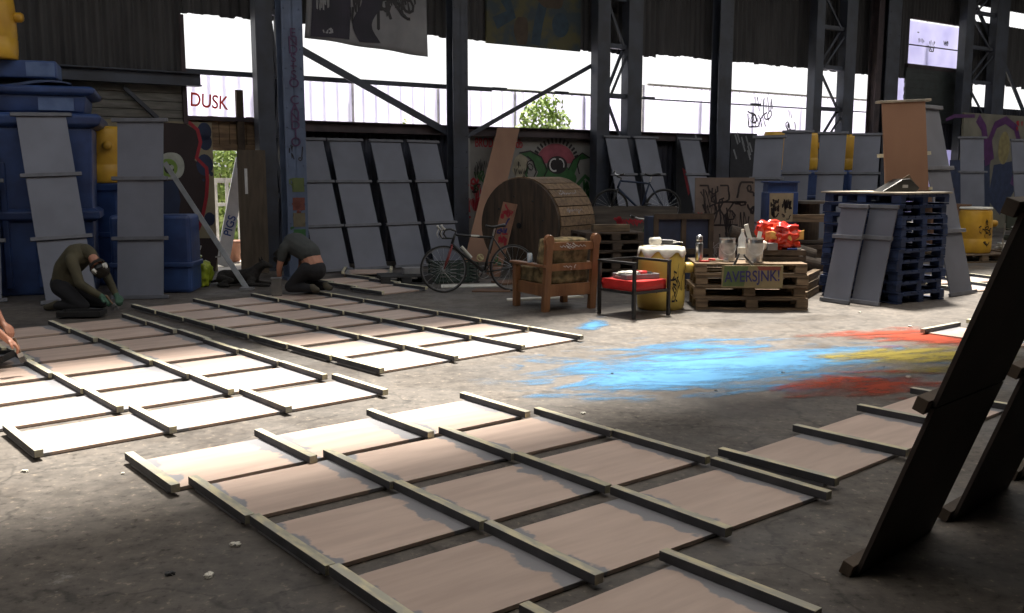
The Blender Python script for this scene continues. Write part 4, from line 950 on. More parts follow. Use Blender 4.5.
for i, (x, y, a, lab, m_) in enumerate(((-.50, -.25, .15, 'silver clamp with a red handle on the pallet stack left of the tins', CHROME), (-.38, -.20, -.5, 'red handled pliers on the pallet stack', INKBR), (-.43, -.33, -.9, 'red handled cutters lying at the front edge of the pallet stack', INKBR))):
    t = thing('hand_tool', lab, 'tool', onp(x, y, .012+.024*(i == 2)), a, 'hand tools on the pallet stack')
    b = MB(); b.beam((-.11, 0, 0), (.02, .004, 0), .024, .02); b.beam((-.11, .05, 0), (.02, .004, 0), .02, .018); b.build('handle', INKBR, t, bevel=.004)
    b = MB(); b.beam((.02, 0, 0), (.13, 0, 0), .03, .018); b.cyl((.02, 0, -.01), (.02, 0, .012), .02); b.build('jaw', CHROME, t, bevel=.003)
for i, (x, a, lab) in enumerate(((-.20, .45, 'bent metal bracket hanging over the front edge left of the white tin'), (-.03, -.7, 'long silver scraper hanging over the front edge below the white tin'))):
    t = thing('scraper', lab, 'tool', onp(x, -.40, .02), (0, a, 0)); b = MB()
    b.beam((0, 0, .02), (.0, -.025, -.16), .03, .012, up=(0, 1, 0)); b.build('blade', CHROME, t, bevel=.003)
    b = MB(); b.cyl((0, .0, .02), (0, .02, .11), .014, .011); b.build('handle', BLACK, t)
# dark crate with the red bag
ct = thing('wooden_crate', 'dark low wooden crate on the pallet stack behind the tins', 'crate', onp(.42, .16), PR)
b = MB(); b.box((0, 0, .13), (.62, .42, .016))
for y in (-.2, .2):
    for z in (.03, .10): b.box((0, y, z), (.62, .02, .055))
for x in (-.3, .3):
    for y in (-.18, .18): b.box((x, y, .07), (.03, .04, .13))
    b.box((x, 0, .1), (.02, .4, .055))
b.build('slats', DKWOOD, ct)
b = MB(); b.pillow((0, 0, .13), (.36, .3, .30), e=.45, wob=.5, seed=12, n=12); b.pillow((-.13, .08, .20), (.30, .16, .24), e=.35, wob=.5, seed=15, n=10)
b.build('bag_body', REDBAG, thing('plastic_bag', 'crumpled shiny red plastic bag on the dark crate', 'bag', onp(.47, .17, .158), .2), smooth=True)
bg_ = bpy.data.objects['plastic_bag']; b = MB()
b.surf(lambda u, v: Vector((-.05+.26*(u-.5)*2*(.25+.75*abs(u-.5)*2), -.16-.02*math.sin(u*20), .15+.12*(v-.5)*(.2+1.6*abs(u-.5))+.02*math.sin(u*14))), 16, 6); b.build('twisted_tie', mat('yellow_print', (.75, .45, .12), (.62, .10, .03), scale=9), bg_, smooth=True, solid=.004)
t = thing('plastic_ball', 'small white ball shaped cup beside the red bag', 'cup', onp(.20, .0, .137)); b = MB(); b.lathe([(.02, 0), (.05, .02), (.062, .06), (.05, .10), (.02, .118)], 16); b.build('cup', WHITEP, t, smooth=True)
t = thing('grey_block', 'small grey block between the white cup and the red bag', 'block', onp(.31, -.03, .137), .1); b = MB(); b.box((0, 0, .045), (.12, .08, .09)); b.build('block', GREYPL, t, bevel=.004)
t = thing('marker_pen', 'blue and white marker on the right end of the dark crate', 'pen', onp(.60, .0, .150), .15); b = MB(); b.cyl((-.1, 0, 0), (.03, 0, 0), .013); b.build('barrel', INKBL, t); b = MB(); b.cyl((.03, 0, 0), (.08, 0, 0), .014); b.build('cap', WHITEP, t)
# lower bits right of the stack
for i in range(3):
    b = MB(); b.box((0, 0, .05), (.9, .1, .1)); tag(b.build('timber_offcut', PALW, loc=(4.12+.05*i, 12.95+.14*i, .101*i), rot=R(62)), ('square timber on the floor right of the paint tin pallets, %s' % ('lowest', 'middle one', 'top one')[i]), 'timber', 'timbers right of the pallet stack')

# ------------------------------------------------------------------ blue pallet stack with leaning strips
BX, BY, BR = 5.05, 12.80, R(-57.3)
names_ = ['bottom', 'second', 'third', 'fourth', 'fifth', 'sixth', 'seventh', 'eighth', 'ninth', 'top']
for i in range(10):
    rd = random.Random(i); pallet('blue painted pallet, %s of the tall stack' % names_[i], (BX+rd.uniform(-.03, .03), BY+rd.uniform(-.03, .03), .1413*i), BR+rd.uniform(-.03, .03), 'blue pallets in the tall stack', L_=1.2, W_=1.0, h=.141, m=BLUEPAL)
BT = .1413*10
t = thing('top_sheet', 'worn pale edged sheet lying on top of the blue pallet stack', 'sheet', (BX-.02, BY-.02, BT), BR); b = MB(); b.box((0, 0, .012), (1.3, 1.02, .022)); b.build('sheet', mat('pale_edge_ply', (.36, .31, .24), (.2, .18, .15)), t)
for px_, py_, lb_ in ((836, 303, 'left one'), (865, 304.5, 'right one')):
    g_ = G(px_, py_); stand('grey_hoarding', (g_.x, g_.y), R(-57), R(13.5), 'short narrow grey panel leaning on the blue pallet stack, the %s' % lb_, 'grey panels leaning on the blue pallet stack', secs=[.87, .43], SW=.40, BL=.46)
g_ = G(961, 295); stand('grey_hoarding', (g_.x, g_.y), R(38), R(14.5), 'tall grey panel leaning against the right side of the blue pallet stack', 'grey panels leaning on the blue pallet stack', secs=[.9]*3)
def brownboard():
    t = thing('brown_hoarding', 'unpainted brown panel standing on top of the blue pallet stack', 'panel', (D(907, 190, 12.95).x, 12.95, BT+.026), (R(-5), R(-3), R(10)))
    b = MB(); b.box((0, 0, .60), (.64, .02, 1.2)); b.build('sheet', BROWNB, t)
    b = MB(); b.box((0, 0, 1.215), (.80, .06, .03)); b.build('top_batten', mat('pale_edge_ply', (.36, .31, .24)), t, bevel=.003)
    b = MB(); b.box((0, .03, .02), (.78, .045, .04)); b.build('batten', BATTEN, t)
    b = MB(); b.box((0, .03, .50), (.78, .045, .045)); b.build('batten', BATTEN, t)
brownboard()
t = thing('power_saw', 'black tool case lying on top of the blue pallet stack', 'case', (D(898, 190, 12.6).x, 12.6, BT+.026), R(10)); b = MB(); b.prism([(-.3, 0), (.2, 0), (.24, .05), (.1, .17), (-.02, .16)], -.12, .12); b.build('body', BLACK, t, bevel=.01)
b = MB(); b.flat([(-.02, .05), (.06, .05), (.06, .09), (-.02, .09)], -.131); b.build('paper_label', GREYPL, t)
t.name = 'tool_case'
t = thing('pale_plank', 'short pale plank leaning on the tool case', 'plank', (D(915, 190, 12.55).x, 12.55, BT+.026), 0); b = MB(); b.beam((0, 0, .01), (-.12, .02, .2), .09, .02, up=(0, 1, 0)); b.build('plank', PALW, t)
# ------------------------------------------------------------------ cable drum, boards and clutter in the middle
CX, CY, CR = .42, 16.55, R(-35)
cdm = thing('cable_drum', 'big old wooden cable drum lying on its rim', 'cable drum', (CX, CY, 0), CR); RD = .80
ax = Matrix.Rotation(PI/2, 4, 'X')
b = MB(); b.lathe([(RD, 0), (RD, .07)], 44, c=(0, -.45, RD), M=ax)
b.build('front_flange', mat('drum_flange_timber', (.085, .055, .036), (.035, .026, .02), scale=3, stretch=(6, 1, .6), bump=.4), cdm)
b = MB()
b.lathe([(RD, 0), (RD, .07)], 44, c=(0, .62, RD), M=ax); b.build('rear_flange', DKWOOD, cdm)
for k in range(30):
    a = 2*PI*k/30
    if False: continue
    M_ = Matrix.Rotation(a, 3, 'Y'); b = MB(); b.box(Vector((0, .08, RD))+(M_ @ Vector((0, 0, RD+.012))), (RD*2*PI/30-.012, 1.10, .022), M=M_); b.build('lagging_board', WOOD, cdm)
b = MB(); b.cyl((0, -.53, RD), (0, -.40, RD), .05); b.build('hub', BLACK, cdm)
b = MB()
for q in range(8): a = q*PI/4+.2; b.cyl((.5*math.cos(a), -.535, RD+.5*math.sin(a)), (.5*math.cos(a), -.5, RD+.5*math.sin(a)), .018, n=6)
b.build('bolts', BLACK, cdm)
b = MB()
for k in (4, 6):
    tmp = MB(); scribble(tmp, 60+k, 0, 0, .7, .13, 5, .012, 0); a = 2*PI*k/30; M_ = Matrix.Rotation(a, 3, 'Y')
    mp_ = {v: b.bm.verts.new(Vector((0, .0, RD))+(M_ @ Vector((v.co.z, v.co.x, RD+.026)))) for v in tmp.bm.verts}
    for f in tmp.bm.faces: b.bm.faces.new([mp_[v] for v in f.verts])
    tmp.bm.free()
b.build('graffiti', mat('pale_chalk', (.32, .30, .32)), cdm)
q0 = D(493, 270, 14.35)
t = thing('graffiti_plank', 'plank with red and blue graffiti leaning on the front of the cable drum', 'plank', (-.32, 15.45, 0), (R(-12), R(9), R(-30)))
b = MB(); b.box((0, 0, .62), (.26, .03, 1.24)); b.build('plank', mat('orange_plank', (.25, .13, .08), (.17, .09, .06), scale=4), t)
for k, (z, m_) in enumerate(((1.1, INKR), (.85, INKB), (.6, INKR), (.3, INKG))):
    b = MB(); scribble(b, 70+k, 0, z, .2, .26, 4, .03, -.017); b.build('graffiti', m_, t)
sB, _ = Wp(476, 250, 1.2); sT, zt = Wp(508, 127, .25)
t = thing('brown_board', 'tall plain brown board leaning behind the cable drum', 'board', wl(sB, 1.2), (0, 0, T))
b = MB(); b.prism([(-.28, 0), (.28, 0), (sT-sB+.26, zt*1.05), (sT-sB-.28, zt*1.05)], -.01, .01); b.build('board', BROWNB, t); t.rotation_euler = (-math.atan2(.93, zt), 0, T)
s_, z_ = Wp(466, 138, .45); t = thing('white_post', 'narrow white post marked with red graffiti left of the monster mural', 'post', wl(s_, .45), T)
b = MB(); b.box((0, 0, z_/2), (.13, .09, z_)); b.build('post', MURALW, t, bevel=.004)
b = MB(); scribble(b, 66, 0, 1.1, .11, .9, 6, .03, -.049); b.build('graffiti', INKR, t)
# dark timber boxes / pallets behind the armchair
for i, (px, py, Y, w_, rot, lab) in enumerate(((598, 262, 15.2, 1.0, R(12), 'bottom'), (596, 250, 15.2, 1.0, R(8), 'second'), (598, 238, 15.2, 1.0, R(14), 'third'), (597, 226, 15.2, 1.0, R(10), 'fourth'), (600, 214, 15.2, 1.0, R(12), 'top'))):
    pallet('old dark pallet behind the armchair, %s of its pile' % lab, (1.56+.03*(i % 2), 15.35, .1503*i), rot, 'old pallets behind the armchair', L_=1.0, W_=.9, h=.15, m=DKWOOD)
t = thing('pale_beam', 'thick weathered timber lying on the old pallets behind the armchair', 'timber', (1.58, 15.15, .752), R(8)); b = MB(); b.box((0, 0, .06), (.6, .16, .12)); b.build('beam', PALW, t, bevel=.01)
t = thing('long_box', 'long grey timber box beside the cable drum, marked with red paint', 'box', (2.08, 16.9, 0), R(-8))
b = MB(); b.box((0, -.28, .60), (1.7, .03, 1.0)); b.box((0, .28, .60), (1.7, .03, 1.0)); b.box((-.84, 0, .6), (.03, .54, 1.0)); b.box((.84, 0, .6), (.03, .54, 1.0)); b.box((0, 0, .12), (1.7, .56, .03)); b.build('box_body', mat('grey_timber', (.10, .085, .07), (.055, .045, .04), scale=4, stretch=(.5, 3, 5), bump=.3), t)
for x in (-.75, .75):
    b = MB(); b.box((x, 0, .05), (.1, .5, .1)); b.build('foot', DKWOOD, t)
b = MB(); scribble(b, 88, 0, .85, .6, .2, 5, .04, -.298); b.build('graffiti', INKR, t)

# graffiti board and neighbours
t = thing('graffiti_board', 'tall brown upright board crowded with black, red and white scrawls', 'board', (3.25, 14.35, 0), (R(-4), 0, R(6))); W_, H_ = .93, 1.62
b = MB(); b.box((0, 0, H_/2), (W_, .03, H_)); b.build('board', mat('brown_graffiti_board', (.13, .10, .085), (.085, .068, .06), scale=3), t)
b = MB(); scribble(b, 101, -.1, 1.2, .6, .6, 12, .026, -.018); scribble(b, 102, .15, .8, .5, .9, 12, .024, -.018); scribble(b, 103, .3, 1.3, .3, .5, 6, .03, -.018); b.build('graffiti', INK, t)
b = MB(); scribble(b, 104, -.3, .95, .28, .3, 5, .03, -.02); b.build('graffiti', INKR, t)
b = MB(); scribble(b, 105, -.1, .45, .5, .45, 9, .012, -.02); b.build('graffiti', mat('pale_chalk', (.32, .30, .32)), t)
for x in (-.3, .3):
    b = MB(); b.beam((x, .03, 1.2), (x, .55, .0), .05, .05); b.build('strut', DKWOOD, t)
t = thing('blue_pallet_box', 'dark blue timber bin left of the tall graffiti board', 'bin', (2.45, 14.0, 0), R(10))
b = MB(); b.box((0, 0, .55), (.86, .5, 1.0)); b.build('panel', mat('dark_blue_timber', (.03, .045, .10), (.018, .025, .05), scale=4), t)
b = MB()
for x in (-.42, 0, .42): b.box((x, -.27, .55), (.07, .04, 1.08))
for z in (.1, .55, 1.06): b.box((0, -.27, z), (.9, .045, .08))
b.build('frame', DKWOOD, t); t.name = 'timber_bin'
t = thing('scribbled_board', 'small pale board with two black scribbled figures', 'board', (3.98, 14.0, .98), (0, 0, R(-4))); 
b = MB(); b.box((0, 0, .2), (.34, .03, .42)); b.build('board', mat('pale_board', (.30, .25, .16), (.22, .18, .12)), t)
b = MB(); scribble(b, 111, -.09, .2, .12, .34, 7, .02, -.018); scribble(b, 112, .08, .2, .13, .34, 9, .014, -.018); b.build('graffiti', INK, t)
b = MB(); b.box((0, .02, -.5), (.05, .04, .98)); b.build('stake', DKWOOD, t)
t = thing('blue_crate', 'blue plastic crate with two dark openings behind the small scribbled board', 'crate', (4.12, 14.6, 0), R(0)); b = MB(); b.box((0, 0, .7), (.46, .4, 1.4)); b.build('crate_body', BLUEP, t, bevel=.01)
b = MB(); b.box((0, -.13, 1.47), (.46, .03, .14)); b.box((-.2, 0, 1.47), (.04, .3, .14)); b.box((.2, 0, 1.47), (.04, .3, .14)); b.box((0, .0, 1.47), (.04, .3, .14)); b.box((0, 0, 1.55), (.48, .4, .025)); b.build('upper_tray', BLUEP, t)
# plank table / reel
t = thing('wooden_reel', 'small wooden reel standing on end with a plank across it, left of the blue pallets', 'reel', (4.62, 14.75, .62), R(5))
b = MB(); b.lathe([(.38, .60), (.38, .64)], 26); b.build('top_flange', mat('grey_timber', (.10, .085, .07)), t)
b = MB(); b.lathe([(.38, 0), (.38, .04)], 26); b.build('bottom_flange', mat('grey_timber', (.10, .085, .07)), t)
b = MB(); b.lathe([(.17, .04), (.17, .60)], 20); b.build('core', DKWOOD, t)
b = MB(); b.box((.25, -.2, .32), (.12, .05, .56)); b.build('side_board', PALW, t)
t = thing('bracing_plank', 'short tan plank lying across the wooden reel', 'plank', (4.42, 14.28, 1.0), R(-3)); b = MB(); b.box((0, 0, .05), (.62, .14, .11)); b.build('plank', PALW, t)
t.location.z = .96
t = thing('packing_case', 'dark packing case under the wooden reel', 'case', (4.55, 14.7, 0), R(4)); b = MB(); b.box((0, 0, .30), (.95, .8, .58))
for x in (-.45, .45): b.box((x, -.41, .3), (.07, .03, .6))
b.box((0, -.41, .57), (.95, .03, .07)); b.box((0, -.41, .05), (.95, .03, .08)); b.build('case_body', DKWOOD, t, bevel=.006)
for i, (x, y, z, r_, L_, a) in enumerate(((4.05, 13.6, .14, .13, 1.3, 20), (4.25, 13.85, .38, .12, 1.2, 25), (4.4, 13.45, .12, .11, 1.0, 30), (3.85, 13.95, .64, .11, 1.3, 18))):
    t = thing('carpet_roll', 'rolled dark carpet lying %s in the heap left of the blue pallets' % ('lowest at the front', 'slanting in the middle', 'lowest at the right', 'highest')[i], 'roll', (x, y, z), (0, R((0, 12, 0, 16)[i]), R(a-20)), 'carpet rolls beside the blue pallets')
    b = MB(); b.cyl((-L_/2, 0, 0), (L_/2, 0, 0), r_, n=20); b.build('roll', mat('brown_carpet', (.085, .065, .05), (.05, .04, .032), scale=12, rough=.95, bump=.3), t, smooth=False, bevel=.01)
    b = MB(); b.cyl((-L_/2-.002, 0, 0), (-L_/2-.006, 0, 0), r_*.35); b.cyl((L_/2+.002, 0, 0), (L_/2+.006, 0, 0), r_*.35); b.build('core_shade_disc', BLACK, t)  # black discs paint the shade of hollow ends onto solid rolls

# yellow barrels lying behind the back panels
def wdrum(px, py, n, label, z, rr=.3, hh=.86, rot=0):
    s_, z_ = Wp(px, py, n); return drum(label, wl(s_, n, z), rot, rr, hh, YEL, seed=int(px), graf=False, lid=False)
def blue_tank(px, n, zt, wd, label, grp='blue tanks along the back wall'):
    s_, _ = Wp(px, 200, n); t = thing('blue_tank', label, 'tank', wl(s_, n), T, grp)
    b = MB(); b.box((0, 0, zt/2), (wd, .55, zt)); b.build('tank_body', BLUEP, t, bevel=.05)
    b = MB(); b.box((0, 0, zt*.32), (wd+.05, .6, .07)); b.box((0, 0, zt*.68), (wd+.05, .6, .07)); b.build('ribs', BLUEP, t, bevel=.015)
    return t
ztank = Wp(806, 170, 3.2)[1]
for px, lab in ((806, 'left of the lattice column'), (849, 'left of the tall brown board'), (775, 'behind the lowest grey panel')):
    blue_tank(px, 3.1, ztank, .85, 'blue plastic tank behind the leaning grey panels, %s' % lab)
    wdrum(px, 150, 3.1, 'yellow drum standing on a blue tank, %s' % lab, ztank+.002, rr=.25, hh=.80)

# far right group: pallet, boxes, chair, rags
pallet('low timber pallet under the scribbled yellow drum', (YD[0]-.1, YD[1], 0), R(12), 'pallets at the far right', L_=1.3, W_=1.0, h=.158)
pallet('low timber pallet heaped with white rags at the right edge', (10.35, 18.9, 0), R(5), 'pallets at the far right', L_=1.3, W_=1.0, h=.158)
for i, (x, y, z, w_, h_, a, lab) in enumerate(((8.95, 19.6, 0, .9, 1.05, 10, 'brown cardboard carton behind the scribbled yellow drum, the lower one'), (8.7, 19.6, 1.051, .62, .32, 4, 'brown cardboard carton on top of the lower one'))):
    t = thing('carton', lab, 'carton', (x, y, z), R(a)); b = MB(); b.box((0, 0, h_/2), (w_, .5, h_)); b.build('box_body', mat('brown_card', (.16, .09, .055), (.11, .06, .04), scale=3), t, bevel=.006)
    b = MB(); b.box((0, -.13, h_+.006), (w_+.01, .24, .008), ); b.box((0, .13, h_+.006), (w_+.01, .24, .008)); b.build('flap', mat('brown_card', (.16, .09, .055)), t)
for i in range(7):
    rd = random.Random(i+50); b = MB(); b.pillow((0, 0, .06), (rd.uniform(.24, .32), rd.uniform(.2, .3), .11), e=.4, wob=.6, seed=i)
    x, y = 9.95+.33*(i % 4)+rd.uniform(-.05, .05), 18.62+.42*(i//4)
    tag(b.build('rag', WHITEP, loc=(x, y, .175), rot=rd.uniform(0, 3), smooth=True), 'crumpled white rag in the heap on the far right pallet', 'rag', 'white rags on the far right pallet')
t = thing('office_chair', 'dark green rounded chair back with a metal arm at the right edge', 'chair', (9.6, 17.75, 0), R(15))
b = MB(); b.prism([(-.2, .62)]+[(.22*math.cos(a), 1.0+.16*math.sin(a)) for a in [PI-i*PI/10 for i in range(11)]]+[(.2, .62)], .17, .21); b.build('backrest', mat('dark_green_vinyl', (.03, .04, .03)), t, bevel=.012)
b = MB(); b.pillow((0, 0, .48), (.46, .44, .1), e=.2); b.build('seat', mat('dark_green_vinyl', (.03, .04, .03)), t, smooth=True)
for sx_ in (-1, 1):
    b = MB(); b.tube([(sx_*.22, -.2, 0), (sx_*.22, -.2, .62), (sx_*.22, .2, .66), (sx_*.22, .22, 0)], .013); b.build('leg', CHROME, t)
b = MB(); b.tube([(-.34, -.1, .70), (.34, -.1, .70)], .014); b.tube([(-.22, .19, .6), (-.22, .19, .75)], .012); b.tube([(.22, .19, .6), (.22, .19, .75)], .012); b.build('arm_bar', CHROME, t)

# ------------------------------------------------------------------ left side: blue tanks, yellow drums
def bluestack():
    base = G(40, 300); bx, by = base.x-.62, 13.55
    t = thing('blue_bin', 'tall blue plastic bin with flared rim, bottom of the stack at the left', 'bin', (bx, by, 0), R(20), 'stacked blue bins at the left')
    h1 = 2.30
    def flare(m_, zs, wds):
        b = MB(); rings = []
        for z, w_ in zip(zs, wds):
            rings.append(b._addv([(sx_*w_/2, sy_*w_*.36, z) for sx_, sy_ in ((-1, -1), (1, -1), (1, 1), (-1, 1))]))
        for A, B_ in zip(rings, rings[1:]):
            for k in range(4): b.bm.faces.new((A[k], A[(k+1) % 4], B_[(k+1) % 4], B_[k]))
        b.bm.faces.new(rings[0][::-1]); b.bm.faces.new(rings[-1]); return b
    flare(None, (0, h1*.62, h1), (1.75, 1.82, 1.9)).build('bin_body', BLUEP, t, bevel=.03)
    b = MB()
    for x in (-.6, -.2, .2, .6): b.box((x, -.66, h1*.42), (.09, .08, h1*.75))
    b.build('ribs', BLUEP, t, bevel=.02)
    flare(None, (h1*.44, h1*.46, h1*.50, h1*.52), (1.84, 1.98, 1.98, 1.84)).build('waist_band', BLUEP, t, bevel=.01)
    flare(None, (h1, h1+.04, h1+.15, h1+.19), (1.95, 2.12, 2.18, 2.05)).build('rim', BLUEP, t, bevel=.02)
    z = h1+.195
    t2 = thing('blue_bin', 'shallow blue plastic bin stacked above the tall one at the left', 'bin', (bx, by, z), R(20), 'stacked blue bins at the left')
    flare(None, (0, .24), (1.72, 1.80)).build('bin_body', BLUEP, t2, bevel=.03); flare(None, (.24, .27, .33, .36), (1.85, 2.02, 2.05, 1.95)).build('rim', BLUEP, t2, bevel=.015)
    b = MB(); b.box((.52, -.642, .12), (.44, .02, .17)); b.build('pale_patch', mat('scuffed_blue', (.12, .18, .34), (.06, .1, .22), scale=4), t2)
    z += .365
    t3 = thing('blue_cover', 'rumpled blue cover lying across the top bin', 'cover', (bx-.1, by, z), R(20))
    b = MB(); b.surf(lambda u, v: Vector((-.95+1.75*u, -.62+1.2*v, .03+.04*math.sin(u*9+v*3)+.03*math.sin(v*8))), 24, 16); b.build('cover', mat('faded_blue_cover', (.07, .10, .19), (.03, .045, .10), scale=2), t3, smooth=True, solid=.02)
    t4 = thing('blue_box', 'blue plastic box with a pale end on top of the stack', 'box', (bx-.14, by, z+.125), R(20))
    b = MB(); b.box((0, 0, .12), (1.3, .7, .24)); b.build('box_body', BLUEP, t4, bevel=.02)
    b = MB(); b.box((.652, -.0, .12), (.01, .62, .19)); b.box((.45, -.352, .12), (.36, .01, .19)); b.build('pale_patch', mat('scuffed_blue', (.12, .18, .34)), t4)
    drum('yellow drum perched on top of the blue stack, top left corner', (D(1, 55, 13.4).x-.02, 13.25, z+.366), R(10), .31, .88, YEL, seed=8, graf=False, lid=False)
    return t
bluestack()
q_ = D(101, 183, 14.35)
t = thing('blue_tank', 'blue tank with green graffiti right of the first leaning grey panel', 'tank', (q_.x-.05, 14.4, 0), R(0), 'blue tanks at the left'); zq = q_.z
b = MB(); b.box((0, 0, zq/2), (.78, .56, zq)); b.build('tank_body', BLUEP, t, bevel=.05); b = MB(); b.box((0, 0, zq*.5), (.82, .6, .08)); b.box((0, 0, zq-.06), (.84, .62, .1)); b.build('ribs', BLUEP, t, bevel=.015)
drum('yellow drum between the two left grey panels, on a blue tank', (q_.x+.06, 14.4, zq+.002), R(-60), .30, .86, YEL, seed=9, graf=False, lid=False)
t = thing('green_graffiti_board', 'narrow board with lime green graffiti beside the left yellow drum', 'board', (q_.x-.28, 14.15, zq+.001), R(5)); b = MB(); b.box((0, 0, .42), (.32, .03, .84)); b.build('board', DKBLUEP, t); b = MB(); scribble(b, 121, 0, .45, .26, .7, 9, .045, -.017); b.build('graffiti', INKG, t)
t = thing('blue_tank', 'dark blue tank behind the upright grey panel', 'tank', (-5.1, 13.5, 0), R(5), 'blue tanks at the left'); b = MB(); b.box((0, 0, .55), (1.1, .6, 1.1)); b.build('tank_body', BLUEP, t, bevel=.05)
b = MB(); b.box((0, 0, .4), (1.15, .65, .07)); b.build('ribs', BLUEP, t, bevel=.015)

# leaning pole, bag, rucksack
p0 = G(247, 290); p1 = D(165, 163, 15.0)
t = thing('leaning_pole', 'long pale grey pole leaning across the eye mural', 'pole', p0, 0); d_ = p1-p0
b = MB(); b.beam((0, 0, .02), d_, .075, .03, up=(0, -1, .3)); b.build('pole', mat('pale_grey_paint', (.30, .31, .33), (.22, .23, .24)), t, bevel=.004)
b = MB(); b.box((0, 0, .02), (.2, .1, .04)); b.build('foot', GREYPL, t)
g_ = G(200, 287); t = thing('lime_bag', 'tied lime green plastic bag on the floor left of the pole', 'bag', (g_.x-.06, g_.y+.1, .01)); 
b = MB(); b.pillow((0, 0, .17), (.36, .3, .36), e=.6, wob=.35, seed=3, n=10); b.build('bag_body', BAG, t, smooth=True)
b = MB(); b.tube([(0, 0, .30), (.01, 0, .37), (.05, .0, .46)], [.06, .02, .035]); b.tube([(0, 0, .35), (-.05, 0, .44)], [.02, .03]); b.build('knot', BAG, t); t.name = 'plastic_bag'
b = MB(); b.pillow((0, 0, .12), (.42, .3, .26), e=.4, wob=.3, seed=7); tag(b.build('rucksack', BLACK, loc=(g_.x-.48, g_.y+.2, .02), rot=.3, smooth=True), 'dark bundle on the floor left of the lime bag', 'bundle')

